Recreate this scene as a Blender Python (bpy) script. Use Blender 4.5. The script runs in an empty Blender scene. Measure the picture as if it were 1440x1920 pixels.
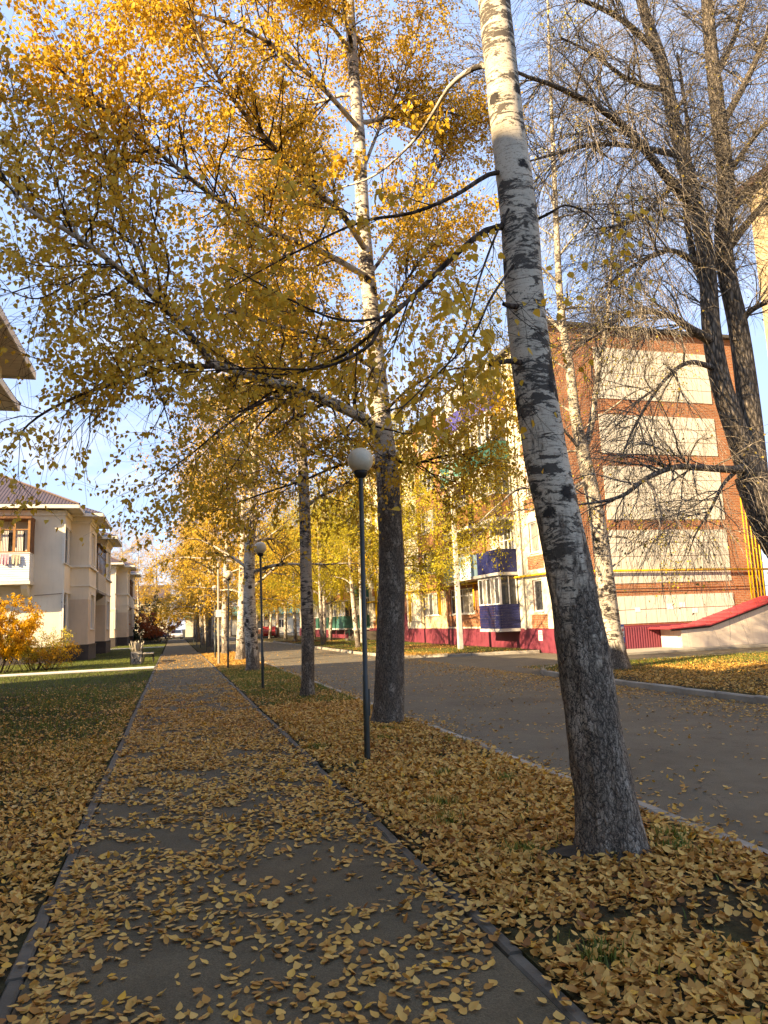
import bpy, math, random
import numpy as np
from mathutils import Matrix, Vector

# ------------------------------------------------------------------ camera, world, sun, exposure
scene = bpy.context.scene
C = scene.collection
FPX, IW, IH, CAMH = 1360.0, 1440.0, 1920.0, 1.6
YAW, PITCH, ROLL = math.radians(16.353), math.radians(8.447), math.radians(2.3)
_f = np.array([math.sin(YAW)*math.cos(PITCH), math.cos(YAW)*math.cos(PITCH), math.sin(PITCH)])
_r0 = np.array([math.cos(YAW), -math.sin(YAW), 0.0]); _u0 = np.cross(_r0, _f)
_r = _r0*math.cos(ROLL) - _u0*math.sin(ROLL); _u = _u0*math.cos(ROLL) + _r0*math.sin(ROLL)
camd = bpy.data.cameras.new('camera'); cam = bpy.data.objects.new('camera', camd); C.objects.link(cam)
camd.sensor_fit = 'VERTICAL'; camd.sensor_height = 24.0; camd.lens = FPX/IH*24.0
camd.clip_start = 0.05; camd.clip_end = 3000
_m = Matrix(((_r[0], _u[0], -_f[0], 0), (_r[1], _u[1], -_f[1], 0), (_r[2], _u[2], -_f[2], CAMH), (0, 0, 0, 1)))
cam.matrix_world = _m
scene.camera = cam

SUN = np.array([-2.0, -0.80, 1.0]); SUN /= np.linalg.norm(SUN)      # towards the sun
SUN_EL = math.asin(SUN[2]); SUN_ROT = math.atan2(SUN[0], SUN[1])
world = bpy.data.worlds.new('World'); scene.world = world; world.use_nodes = True
wn, wl = world.node_tree.nodes, world.node_tree.links
wn.clear()
sky = wn.new('ShaderNodeTexSky'); sky.sky_type = 'NISHITA'; sky.sun_disc = False
sky.sun_elevation = SUN_EL; sky.sun_rotation = SUN_ROT; sky.altitude = 120; sky.air_density = 0.75; sky.dust_density = 0.1; sky.ozone_density = 2.2
tc = wn.new('ShaderNodeTexCoord')
sep = wn.new('ShaderNodeSeparateXYZ'); wl.new(tc.outputs['Generated'], sep.inputs[0])
mx = wn.new('ShaderNodeMath'); mx.operation = 'MAXIMUM'; mx.inputs[1].default_value = 0.0; wl.new(sep.outputs['Z'], mx.inputs[0])
ad = wn.new('ShaderNodeMath'); ad.operation = 'ADD'; ad.inputs[1].default_value = 0.22; wl.new(mx.outputs[0], ad.inputs[0])
dv = wn.new('ShaderNodeVectorMath'); dv.operation = 'DIVIDE'; wl.new(tc.outputs['Generated'], dv.inputs[0]); wl.new(ad.outputs[0], dv.inputs[1])
nz = wn.new('ShaderNodeTexNoise'); nz.inputs['Scale'].default_value = 1.15; nz.inputs['Detail'].default_value = 7; nz.inputs['Roughness'].default_value = 0.58; nz.inputs['Distortion'].default_value = 0.5
mp = wn.new('ShaderNodeMapping'); mp.inputs['Location'].default_value = (3.1, 0.4, 0.0); mp.inputs['Scale'].default_value = (1.0, 1.5, 1.0); mp.inputs['Rotation'].default_value = (0, 0, 0.5)
wl.new(dv.outputs[0], mp.inputs[0]); wl.new(mp.outputs[0], nz.inputs['Vector'])
rp = wn.new('ShaderNodeValToRGB'); rp.color_ramp.elements[0].position = 0.53; rp.color_ramp.elements[1].position = 0.86
wl.new(nz.outputs['Fac'], rp.inputs[0])
cm = wn.new('ShaderNodeMix'); cm.data_type = 'RGBA'; wl.new(rp.outputs[0], cm.inputs[0])
hs = wn.new('ShaderNodeHueSaturation'); hs.inputs['Hue'].default_value = 0.505; hs.inputs['Saturation'].default_value = 1.1; hs.inputs['Value'].default_value = 1.0; wl.new(sky.outputs[0], hs.inputs['Color'])
um = wn.new('ShaderNodeMix'); um.data_type = 'RGBA'; um.inputs[0].default_value = 0.88; um.inputs[7].default_value = (0.52, 1.09, 2.70, 1); wl.new(hs.outputs[0], um.inputs[6])
wl.new(um.outputs[2], cm.inputs[6]); cm.inputs[7].default_value = (1.35, 1.75, 2.6, 1)
bg = wn.new('ShaderNodeBackground'); bg.inputs['Strength'].default_value = 0.148
wl.new(cm.outputs[2], bg.inputs['Color'])
wo = wn.new('ShaderNodeOutputWorld'); wl.new(bg.outputs[0], wo.inputs[0])

sund = bpy.data.lights.new('sun', 'SUN'); sund.energy = 3.1; sund.angle = math.radians(0.5); sund.color = (1.0, 0.97, 0.90)
sun = bpy.data.objects.new('sun', sund); C.objects.link(sun)
sun.rotation_euler = Vector((-SUN[0], -SUN[1], -SUN[2])).to_track_quat('-Z', 'Y').to_euler(); sun.location = (-40, -15, 30)

vs = scene.view_settings
vs.view_transform = 'Standard'; vs.look = 'None'; vs.gamma = 1.0; vs.use_curve_mapping = False
vs.exposure = 2.42
vs.use_white_balance = True; vs.white_balance_temperature = 13000; vs.white_balance_tint = 14
cy = scene.cycles
cy.use_denoising = True; cy.use_adaptive_sampling = True; cy.adaptive_threshold = 0.015
cy.max_bounces = 7; cy.diffuse_bounces = 4; cy.glossy_bounces = 2; cy.transmission_bounces = 3; cy.transparent_max_bounces = 6
cy.sample_clamp_indirect = 6.0; cy.caustics_reflective = False; cy.caustics_refractive = False

rng = np.random.default_rng(11); random.seed(11)
def ray(x, y): return _f + _r*(x-IW/2)/FPX + _u*(IH/2-y)/FPX
def atY(x, y, Y):                        # pixel -> point at a distance Y along the street
    d = ray(x, y); return np.array([0, 0, CAMH]) + d*(Y/d[1])
def project(P):
    d = np.asarray(P) - np.array([0, 0, CAMH]); z = d@_f
    return IW/2+FPX*(d@_r)/z, IH/2-FPX*(d@_u)/z, z

# ------------------------------------------------------------------ helpers: objects
def tag(o, label=None, cat=None, group=None, kind=None):
    if label: o['label'] = label
    if cat: o['category'] = cat
    if group: o['group'] = group
    if kind: o['kind'] = kind
    return o
def empty(name, loc=(0, 0, 0), rz=0.0):
    o = bpy.data.objects.new(name, None); C.objects.link(o); o.location = loc; o.rotation_euler = (0, 0, rz); o.empty_display_size = 0.2
    return o
def link_mesh(name, me, parent=None, loc=None):
    o = bpy.data.objects.new(name, me); C.objects.link(o)
    if parent is not None: o.parent = parent
    if loc is not None: o.location = loc
    return o
def copy_tree(o, parent=None):
    c = o.copy(); C.objects.link(c); c.parent = parent
    for ch in list(o.children): copy_tree(ch, c)
    return c
def np_mesh(name, V, Fq=None, Ft=None, mats=(), smooth=False, attrs=None, midx=None):
    V = np.asarray(V, dtype=np.float32).reshape(-1, 3)
    me = bpy.data.meshes.new(name)
    nq = 0 if Fq is None else len(Fq); nt = 0 if Ft is None else len(Ft)
    me.vertices.add(len(V)); me.vertices.foreach_set('co', V.ravel())
    idx = []
    if nq: idx.append(np.asarray(Fq, dtype=np.int32).ravel())
    if nt: idx.append(np.asarray(Ft, dtype=np.int32).ravel())
    idx = np.concatenate(idx)
    me.loops.add(len(idx)); me.loops.foreach_set('vertex_index', idx)
    me.polygons.add(nq+nt)
    st = np.concatenate([np.arange(nq)*4, nq*4+np.arange(nt)*3]).astype(np.int32)
    me.polygons.foreach_set('loop_start', st)
    if smooth: me.polygons.foreach_set('use_smooth', np.ones(nq+nt, dtype=bool))
    if midx is not None: me.polygons.foreach_set('material_index', np.asarray(midx, dtype=np.int32))
    for m in (mats if isinstance(mats, (list, tuple)) else [mats]): me.materials.append(m)
    for k, a in (attrs or {}).items():
        at = me.attributes.new(k, 'FLOAT', 'POINT'); at.data.foreach_set('value', np.asarray(a, dtype=np.float32))
    me.update(calc_edges=True)
    return me
class MB:
    """collects faces; build() links them as one mesh object"""
    def __init__(s): s.v = []; s.f = []; s.m = []
    def quad(s, a, b, c, d, m=0):
        n = len(s.v); s.v += [tuple(a), tuple(b), tuple(c), tuple(d)]; s.f.append((n, n+1, n+2, n+3)); s.m.append(m)
    def tri(s, a, b, c, m=0):
        n = len(s.v); s.v += [tuple(a), tuple(b), tuple(c)]; s.f.append((n, n+1, n+2)); s.m.append(m)
    def box(s, x0, x1, y0, y1, z0, z1, m=0):
        if x0 > x1: x0, x1 = x1, x0
        if y0 > y1: y0, y1 = y1, y0
        n = len(s.v)
        s.v += [(x0, y0, z0), (x1, y0, z0), (x1, y1, z0), (x0, y1, z0), (x0, y0, z1), (x1, y0, z1), (x1, y1, z1), (x0, y1, z1)]
        for q in ((0, 3, 2, 1), (4, 5, 6, 7), (0, 1, 5, 4), (1, 2, 6, 5), (2, 3, 7, 6), (3, 0, 4, 7)):
            s.f.append(tuple(n+i for i in q)); s.m.append(m)
        return s
    def prism(s, poly, axis, a0, a1, m=0):
        """poly: list of 2-D points; axis 'x': points are (y,z); 'y': (x,z); 'z': (x,y)"""
        def P(p, a): return {'x': (a, p[0], p[1]), 'y': (p[0], a, p[1]), 'z': (p[0], p[1], a)}[axis]
        n = len(s.v); k = len(poly)
        s.v += [P(p, a0) for p in poly] + [P(p, a1) for p in poly]
        s.f.append(tuple(n+i for i in range(k))[::-1]); s.m.append(m)
        s.f.append(tuple(n+k+i for i in range(k))); s.m.append(m)
        for i in range(k):
            j = (i+1) % k; s.f.append((n+i, n+j, n+k+j, n+k+i)); s.m.append(m)
        return s
    def tube(s, p0, p1, r0, r1=None, n=8, m=0, caps=True):
        r1 = r0 if r1 is None else r1
        p0 = np.array(p0, float); p1 = np.array(p1, float); t = p1-p0; t /= np.linalg.norm(t)
        a = np.cross(t, (0, 0, 1) if abs(t[2]) < 0.9 else (1, 0, 0)); a /= np.linalg.norm(a); b = np.cross(t, a)
        k = len(s.v)
        for p, r in ((p0, r0), (p1, r1)):
            for i in range(n):
                w = 2*math.pi*i/n; s.v.append(tuple(p+a*math.cos(w)*r+b*math.sin(w)*r))
        for i in range(n):
            j = (i+1) % n; s.f.append((k+i, k+j, k+n+j, k+n+i)); s.m.append(m)
        if caps:
            s.f.append(tuple(k+i for i in range(n))[::-1]); s.m.append(m); s.f.append(tuple(k+n+i for i in range(n))); s.m.append(m)
        return s
    def lathe(s, prof, c=(0, 0, 0), n=16, m=0):
        k = len(s.v)
        for r, z in prof:
            for i in range(n):
                w = 2*math.pi*i/n; s.v.append((c[0]+r*math.cos(w), c[1]+r*math.sin(w), c[2]+z))
        for q in range(len(prof)-1):
            for i in range(n):
                j = (i+1) % n; s.f.append((k+q*n+i, k+q*n+j, k+(q+1)*n+j, k+(q+1)*n+i)); s.m.append(m)
        return s
    def mesh(s, name, mats, smooth=False):
        me = bpy.data.meshes.new(name); me.from_pydata(s.v, [], s.f)
        for m in (mats if isinstance(mats, (list, tuple)) else [mats]): me.materials.append(m)
        me.polygons.foreach_set('material_index', s.m)
        if smooth: me.polygons.foreach_set('use_smooth', [True]*len(s.f))
        me.update(); return me
    def build(s, name, mats, parent=None, smooth=False, loc=None):
        return link_mesh(name, s.mesh(name, mats, smooth), parent, loc)
def bevel(o, w=0.01, seg=2):
    b = o.modifiers.new('bevel', 'BEVEL'); b.width = w; b.segments = seg; b.limit_method = 'ANGLE'; return o

# ------------------------------------------------------------------ helpers: materials
class NT:
    def __init__(s, name):
        s.mat = bpy.data.materials.new(name); s.mat.use_nodes = True
        s.n, s.l = s.mat.node_tree.nodes, s.mat.node_tree.links
        s.b = s.n['Principled BSDF']; s.out = s.n['Material Output']
    def N(s, t, **kw):
        x = s.n.new(t)
        for k, v in kw.items():
            if hasattr(x, k) and not isinstance(v, tuple): setattr(x, k, v)
        return x
    def L(s, a, b): s.l.new(a, b)
    def coord(s, scale=(1, 1, 1), which='Object'):
        t = s.n.new('ShaderNodeTexCoord'); m = s.n.new('ShaderNodeMapping'); m.inputs['Scale'].default_value = scale
        s.L(t.outputs[which], m.inputs[0]); return m.outputs[0]
    def noise(s, vec, scale=5.0, detail=4, rough=0.55, dist=0.0):
        x = s.n.new('ShaderNodeTexNoise'); x.inputs['Scale'].default_value = scale; x.inputs['Detail'].default_value = detail
        x.inputs['Roughness'].default_value = rough; x.inputs['Distortion'].default_value = dist
        if vec is not None: s.L(vec, x.inputs['Vector'])
        return x.outputs['Fac']
    def voro(s, vec, scale=5.0, feature='F1', rnd=1.0):
        x = s.n.new('ShaderNodeTexVoronoi'); x.feature = feature; x.inputs['Scale'].default_value = scale; x.inputs['Randomness'].default_value = rnd
        if vec is not None: s.L(vec, x.inputs['Vector'])
        return x.outputs['Distance']
    def ramp(s, fac, stops):
        x = s.n.new('ShaderNodeValToRGB'); e = x.color_ramp.elements
        while len(e) < len(stops): e.new(0.5)
        for i, (p, c) in enumerate(stops):
            e[i].position = p; e[i].color = (c, c, c, 1) if isinstance(c, (int, float)) else (c[0], c[1], c[2], 1)
        s.L(fac, x.inputs[0]); return x.outputs[0]
    def mix(s, fac, a, b, mode='MIX'):
        x = s.n.new('ShaderNodeMix'); x.data_type = 'RGBA'; x.blend_type = mode
        for qi, v in ((0, fac), (6, a), (7, b)):
            sock = x.inputs[qi]
            if isinstance(v, (int, float)): sock.default_value = v if qi == 0 else (v, v, v, 1)
            elif isinstance(v, tuple): sock.default_value = (v[0], v[1], v[2], 1)
            else: s.L(v, sock)
        return x.outputs[2]
    def math(s, op, a, b=0.0, clamp=False):
        x = s.n.new('ShaderNodeMath'); x.operation = op; x.use_clamp = clamp
        for sock, v in ((x.inputs[0], a), (x.inputs[1], b)):
            if isinstance(v, (int, float)): sock.default_value = v
            else: s.L(v, sock)
        return x.outputs[0]
    def bump(s, h, strength=0.3, dist=0.02):
        x = s.n.new('ShaderNodeBump'); x.inputs['Strength'].default_value = strength; x.inputs['Distance'].default_value = dist
        s.L(h, x.inputs['Height']); s.L(x.outputs[0], s.b.inputs['Normal']); return x
    def fin(s, col=None, rough=0.7, metal=0.0, spec=0.4):
        if col is not None:
            if isinstance(col, tuple): s.b.inputs['Base Color'].default_value = (*col, 1)
            else: s.L(col, s.b.inputs['Base Color'])
        if isinstance(rough, (int, float)): s.b.inputs['Roughness'].default_value = rough
        else: s.L(rough, s.b.inputs['Roughness'])
        s.b.inputs['Metallic'].default_value = metal; s.b.inputs['Specular IOR Level'].default_value = spec
        return s.mat
def worn(name, col, var=0.25, scale=3.0, rough=0.75, bump=0.15, fine=40.0, dirt=0.0, metal=0.0, spec=0.35, perobj=0.0):
    t = NT(name); v = t.coord()
    n1 = t.noise(v, scale, 5, 0.6); n2 = t.noise(v, fine, 3, 0.6)
    lo = tuple(c*(1-var) for c in col); hi = tuple(min(1, c*(1+var*0.6)) for c in col)
    c = t.ramp(n1, [(0.3, lo), (0.7, hi)])
    c = t.mix(0.25, c, t.ramp(n2, [(0.3, 0.55), (0.7, 1.0)]), 'MULTIPLY')
    if dirt:
        s_ = t.noise(t.coord((3, 3, 0.35)), 2.2, 5, 0.65)
        c = t.mix(t.math('MULTIPLY', t.ramp(s_, [(0.5, 0), (0.75, 1)]), dirt), c, (0.13, 0.10, 0.07))
    if perobj:
        oi = t.n.new('ShaderNodeObjectInfo')
        c = t.mix(1.0, c, t.ramp(oi.outputs['Random'], [(0, 1-perobj), (1, 1.0)]), 'MULTIPLY')
    t.bump(n2, bump, 0.01)
    return t.fin(c, rough, metal, spec)
def leafmat(name, stops, trans=0.4, rough=0.55):
    t = NT(name); a = t.n.new('ShaderNodeAttribute'); a.attribute_name = 'rnd'
    c = t.ramp(a.outputs['Fac'], stops)
    t.fin(c, rough, 0, 0.25)
    if trans > 0:
        tr = t.n.new('ShaderNodeBsdfTranslucent'); t.L(c, tr.inputs['Color'])
        mx_ = t.n.new('ShaderNodeMixShader'); mx_.inputs[0].default_value = trans
        t.L(t.b.outputs[0], mx_.inputs[1]); t.L(tr.outputs[0], mx_.inputs[2]); t.L(mx_.outputs[0], t.out.inputs[0])
    return t.mat
def birch_bark(name, h0, h1, white=(0.58, 0.505, 0.405), dark=1.0, spread=1.5, more=0.0):
    """white paper bark with dark cross marks above, fissured grey-brown bark below"""
    t = NT(name)
    tcn = t.n.new('ShaderNodeTexCoord'); sp = t.n.new('ShaderNodeSeparateXYZ'); t.L(tcn.outputs['Object'], sp.inputs[0])
    base = t.noise(t.coord((2, 2, 1.2)), 2.0, 5, 0.65)
    c = t.ramp(base, [(0.3, tuple(w*0.62 for w in white)), (0.5, tuple(w*0.9 for w in white)), (0.7, white)])
    fine = t.noise(t.coord((9, 9, 85)), 1.0, 3, 0.65)                         # fine lenticels
    c = t.mix(t.ramp(fine, [(0.57-more, 0), (0.64-more, 0.6)]), c, (0.17, 0.135, 0.11))
    bands = t.noise(t.coord((5.5, 5.5, 17)), 1.0, 6, 0.72, 1.2)               # dark cross bands and scars, ragged
    gate = t.noise(t.coord((1.2, 1.2, 2.4)), 1.0, 3, 0.6)
    rag = t.math('SUBTRACT', t.noise(t.coord((55, 55, 80)), 1.0, 4, 0.75), 0.5)
    bsum = t.math('ADD', t.math('ADD', bands, t.math('MULTIPLY', t.math('SUBTRACT', gate, 0.5), 0.65)), t.math('MULTIPLY', rag, 0.20))
    bm = t.ramp(bsum, [(0.535-more, 0), (0.575-more, 1)])
    c = t.mix(t.math('MULTIPLY', bm, 0.94), c, (0.050, 0.042, 0.036))
    knot = t.voro(t.coord((4.2, 4.2, 4.4) if more else (3.3, 3.3, 3.0)), 1.0)
    kn = t.math('ADD', t.math('ADD', knot, t.math('MULTIPLY', t.noise(t.coord((13, 13, 17)), 1.0, 4, 0.7), 0.45)), t.math('MULTIPLY', rag, 0.22))
    km = t.ramp(kn, [(0.42, 1), (0.50, 0)])
    spk = t.noise(t.coord((70, 70, 120)), 1.0, 2, 0.6)
    c = t.mix(t.ramp(spk, [(0.60, 0), (0.66, 0.6)]), c, (0.10, 0.08, 0.065))
    c = t.mix(km, c, (0.035, 0.029, 0.025))
    # fissured bark: two generations of warped cracks
    def warped(scale, amt, nscale):
        nv = t.n.new('ShaderNodeTexNoise'); nv.inputs['Scale'].default_value = nscale; nv.inputs['Detail'].default_value = 4; nv.inputs['Roughness'].default_value = 0.65
        t.L(tcn.outputs['Object'], nv.inputs['Vector'])
        sb = t.n.new('ShaderNodeVectorMath'); sb.operation = 'SUBTRACT'; sb.inputs[1].default_value = (0.5, 0.5, 0.5); t.L(nv.outputs['Color'], sb.inputs[0])
        sc_ = t.n.new('ShaderNodeVectorMath'); sc_.operation = 'SCALE'; sc_.inputs['Scale'].default_value = amt; t.L(sb.outputs[0], sc_.inputs[0])
        ad_ = t.n.new('ShaderNodeVectorMath'); ad_.operation = 'ADD'; t.L(tcn.outputs['Object'], ad_.inputs[0]); t.L(sc_.outputs[0], ad_.inputs[1])
        mp_ = t.n.new('ShaderNodeMapping'); mp_.inputs['Scale'].default_value = scale; t.L(ad_.outputs[0], mp_.inputs[0]); return mp_.outputs[0]
    c1 = t.voro(warped((36, 36, 9), 0.12, 8.0), 1.0, 'DISTANCE_TO_EDGE'); c2 = t.voro(warped((62, 62, 20), 0.06, 14.0), 1.0, 'DISTANCE_TO_EDGE')
    cn = t.noise(t.coord((45, 45, 16)), 1.0, 5, 0.7)
    cr = t.math('ADD', t.math('MINIMUM', t.math('MULTIPLY', c1, 1.25), t.math('ADD', c2, 0.07)), t.math('MULTIPLY', t.math('SUBTRACT', cn, 0.5), 0.22))
    rough_c = t.ramp(cr, [(0.0, (0.034, 0.026, 0.020)), (0.07, (0.085, 0.068, 0.054)), (0.15, (0.175*dark, 0.142*dark, 0.11*dark)), (0.42, (0.31*dark, 0.262*dark, 0.208*dark))])
    patch = t.noise(t.coord((8, 8, 3)), 1.0, 5, 0.65)
    rough_c = t.mix(t.ramp(patch, [(0.52, 0), (0.62, 0.75*dark)]), rough_c, t.mix(t.ramp(cr, [(0.02, 0.0), (0.14, 1.0)]), (0.04, 0.032, 0.026), (0.45, 0.39, 0.315)))
    hm = t.math('ADD', sp.outputs['Z'], t.math('MULTIPLY', t.math('SUBTRACT', t.noise(t.coord((6, 6, 1.5)), 1.0, 5, 0.7), 0.5), (h1-h0)*spread*2))
    mr = t.n.new('ShaderNodeMapRange'); mr.inputs['From Min'].default_value = h0; mr.inputs['From Max'].default_value = h1; t.L(hm, mr.inputs['Value'])
    mm_ = t.ramp(mr.outputs[0], [(0.35, 0), (0.65, 1)])
    c = t.mix(mm_, rough_c, c)
    hgt = t.mix(mm_, cr, t.math('MULTIPLY', t.math('SUBTRACT', t.math('SUBTRACT', 1.0, bm), t.math('MULTIPLY', km, 0.6)), 0.22))
    t.bump(hgt, 0.8, 0.03)
    return t.fin(c, 0.85, 0, 0.2)
def dark_bark(name, col=(0.21, 0.172, 0.135)):
    t = NT(name)
    cr = t.voro(t.coord((16, 16, 4)), 1.0, 'DISTANCE_TO_EDGE')
    n = t.noise(t.coord((12, 12, 5)), 1.0, 5, 0.65)
    h = t.math('ADD', cr, t.math('MULTIPLY', t.math('SUBTRACT', n, 0.5), 0.5))
    c = t.ramp(h, [(0.0, tuple(x*0.22 for x in col)), (0.2, tuple(x*0.7 for x in col)), (0.6, tuple(x*1.7 for x in col))])
    t.bump(h, 0.9, 0.03)
    return t.fin(c, 0.9, 0, 0.15)

M = {}
def brickmat(name, c1, c2, mortar):
    t = NT(name); tcn = t.n.new('ShaderNodeTexCoord')
    sp = t.n.new('ShaderNodeSeparateXYZ'); t.L(tcn.outputs['Object'], sp.inputs[0])
    cb = t.n.new('ShaderNodeCombineXYZ'); t.L(t.math('ADD', sp.outputs['X'], sp.outputs['Y']), cb.inputs['X']); t.L(sp.outputs['Z'], cb.inputs['Y'])
    b = t.n.new('ShaderNodeTexBrick'); b.inputs['Scale'].default_value = 1.0; b.inputs['Brick Width'].default_value = 0.26; b.inputs['Row Height'].default_value = 0.077
    b.inputs['Mortar Size'].default_value = 0.008; b.inputs['Color1'].default_value = (*c1, 1); b.inputs['Color2'].default_value = (*c2, 1); b.inputs['Mortar'].default_value = (*mortar, 1)
    b.inputs['Bias'].default_value = -0.2
    t.L(cb.outputs[0], b.inputs['Vector'])
    n = t.noise(t.coord(), 0.7, 5, 0.6)
    c = t.mix(0.55, b.outputs['Color'], t.ramp(n, [(0.3, 0.55), (0.7, 1.15)]), 'MULTIPLY')
    t.bump(b.outputs['Fac'], 0.4, -0.01)
    return t.fin(c, 0.85, 0, 0.2)
M['brick'] = brickmat('red_brick', (0.37, 0.135, 0.06), (0.27, 0.085, 0.04), (0.36, 0.27, 0.2))
M['brick_y'] = brickmat('pale_brick', (0.62, 0.50, 0.30), (0.52, 0.40, 0.22), (0.5, 0.43, 0.33))
M['tanbrick'] = brickmat('tan_brick', (0.46, 0.34, 0.19), (0.37, 0.26, 0.14), (0.4, 0.33, 0.25))
M['cream'] = worn('cream_stucco', (0.76, 0.67, 0.52), 0.10, 0.7, 0.85, 0.12, 60, 0.10)
M['peach'] = worn('peach_stucco', (0.66, 0.52, 0.38), 0.12, 0.9, 0.85, 0.12, 60, 0.12)
M['white_trim'] = worn('white_trim', (0.76, 0.71, 0.60), 0.08, 1.5, 0.8, 0.1, 60, 0.12)
M['plaster'] = worn('cream_plaster', (0.72, 0.65, 0.50), 0.14, 0.8, 0.85, 0.15, 50, 0.25)
M['panel'] = worn('facade_tile', (0.67, 0.64, 0.56), 0.12, 1.3, 0.75, 0.1, 40, 0.18, perobj=0.14)
M['plinth_dark'] = worn('dark_plinth', (0.075, 0.062, 0.055), 0.3, 2, 0.85, 0.2)
M['maroon'] = worn('maroon_paint', (0.19, 0.032, 0.052), 0.22, 1.6, 0.6, 0.08, 50, 0.12)
M['soffit'] = worn('soffit_board', (0.58, 0.50, 0.39), 0.15, 3, 0.7, 0.1, perobj=0.2)
M['roof'] = worn('brown_metal_roof', (0.10, 0.060, 0.045), 0.15, 2.0, 0.42, 0.05, 30, 0.0, 0.0, 0.5)
M['red_roof'] = worn('red_metal_roof', (0.36, 0.04, 0.055), 0.16, 2.0, 0.5, 0.05, 30, 0.08)
M['siding'] = worn('white_siding', (0.78, 0.77, 0.73), 0.06, 2.0, 0.5, 0.05, perobj=0.06)
M['siding_beige'] = worn('beige_siding', (0.55, 0.50, 0.40), 0.08, 2.0, 0.6, 0.05, perobj=0.08)
M['blue_siding'] = worn('blue_siding', (0.010, 0.016, 0.085), 0.2, 2.0, 0.5, 0.05, perobj=0.1)
M['lightblue'] = worn('light_blue_sheet', (0.25, 0.42, 0.50), 0.2, 2.0, 0.6, 0.05)
M['teal'] = worn('teal_sheet', (0.05, 0.21, 0.18), 0.2, 2.0, 0.6, 0.05)
M['dgreen'] = worn('dark_green_sheet', (0.02, 0.11, 0.085), 0.3, 2.0, 0.55, 0.05)
M['purple'] = worn('violet_blue_sheet', (0.05, 0.045, 0.20), 0.2, 2.0, 0.6, 0.05)
M['pvc'] = worn('white_window_frame', (0.80, 0.79, 0.76), 0.05, 3.0, 0.45, 0.03)
M['wood'] = worn('brown_wood', (0.20, 0.085, 0.035), 0.4, 5.0, 0.6, 0.15)
M['wood_lit'] = worn('sunlit_brown_wood', (0.36, 0.17, 0.06), 0.3, 6.0, 0.55, 0.15)  # lighter copy of the brown wood, sunlight painted into its colour
M['wood_grey'] = worn('grey_wood', (0.33, 0.29, 0.23), 0.3, 6.0, 0.7, 0.2)
M['concrete'] = worn('concrete', (0.36, 0.325, 0.265), 0.22, 3.0, 0.9, 0.3, 60, 0.15, perobj=0.2)
M['concrete_d'] = worn('dark_concrete', (0.135, 0.115, 0.088), 0.3, 4.0, 0.9, 0.35, 70, perobj=0.25)
M['concrete_l'] = worn('pale_concrete', (0.55, 0.53, 0.48), 0.15, 2.0, 0.9, 0.2, 50, 0.2)
M['shedwall'] = worn('pale_pink_plaster', (0.66, 0.56, 0.47), 0.13, 1.2, 0.9, 0.2, 50, 0.22)
M['pipe'] = worn('yellow_gas_pipe', (0.68, 0.40, 0.03), 0.15, 3.0, 0.45, 0.05)
M['pole'] = worn('lamp_pole_paint', (0.018, 0.030, 0.028), 0.3, 4.0, 0.42, 0.08, 80, 0, 0, 0.5)
M['globe'] = worn('milky_globe', (0.56, 0.50, 0.37), 0.05, 2.0, 0.32, 0.0, 40, 0.12)
M['black'] = worn('black_iron', (0.012, 0.012, 0.012), 0.2, 4.0, 0.5, 0.05)
M['curtain'] = worn('curtain', (0.62, 0.59, 0.53), 0.12, 8.0, 0.9, 0.0)
M['tarpaper'] = worn('dark_roof_felt', (0.06, 0.055, 0.05), 0.3, 2.0, 0.9, 0.2)
M['eave_brown'] = worn('brown_eave', (0.10, 0.06, 0.045), 0.2, 2.0, 0.7, 0.1)
M['navy'] = worn('navy_cloth', (0.02, 0.025, 0.09), 0.2, 3, 0.9, 0.0)
M['pink'] = worn('pink_cloth', (0.72, 0.33, 0.36), 0.35, 9, 0.9, 0.0)
M['beigecloth'] = worn('patterned_cloth', (0.50, 0.42, 0.30), 0.5, 14, 0.9, 0.0)
M['signblue'] = worn('sign_blue', (0.02, 0.11, 0.42), 0.1, 3, 0.5, 0.0)
M['signwhite'] = worn('sign_white', (0.75, 0.74, 0.7), 0.1, 3, 0.5, 0.0)
M['signred'] = worn('sign_red', (0.5, 0.06, 0.05), 0.1, 3, 0.5, 0.0)
M['paper'] = worn('paper_notice', (0.72, 0.72, 0.70), 0.08, 6, 0.9, 0.0)
M['signink'] = worn('dark_print', (0.10, 0.12, 0.14), 0.1, 6, 0.8, 0.0)
def glassm(name, base):
    t = NT(name); n = t.noise(t.coord(), 1.2, 3)
    return t.fin(t.ramp(n, [(0.35, tuple(b*0.7 for b in base)), (0.65, base)]), 0.08, 0, 0.6)
M['glass'] = glassm('dark_window_glass', (0.05, 0.055, 0.06))
M['glass_l'] = glassm('curtained_window_glass', (0.33, 0.31, 0.27))
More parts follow.
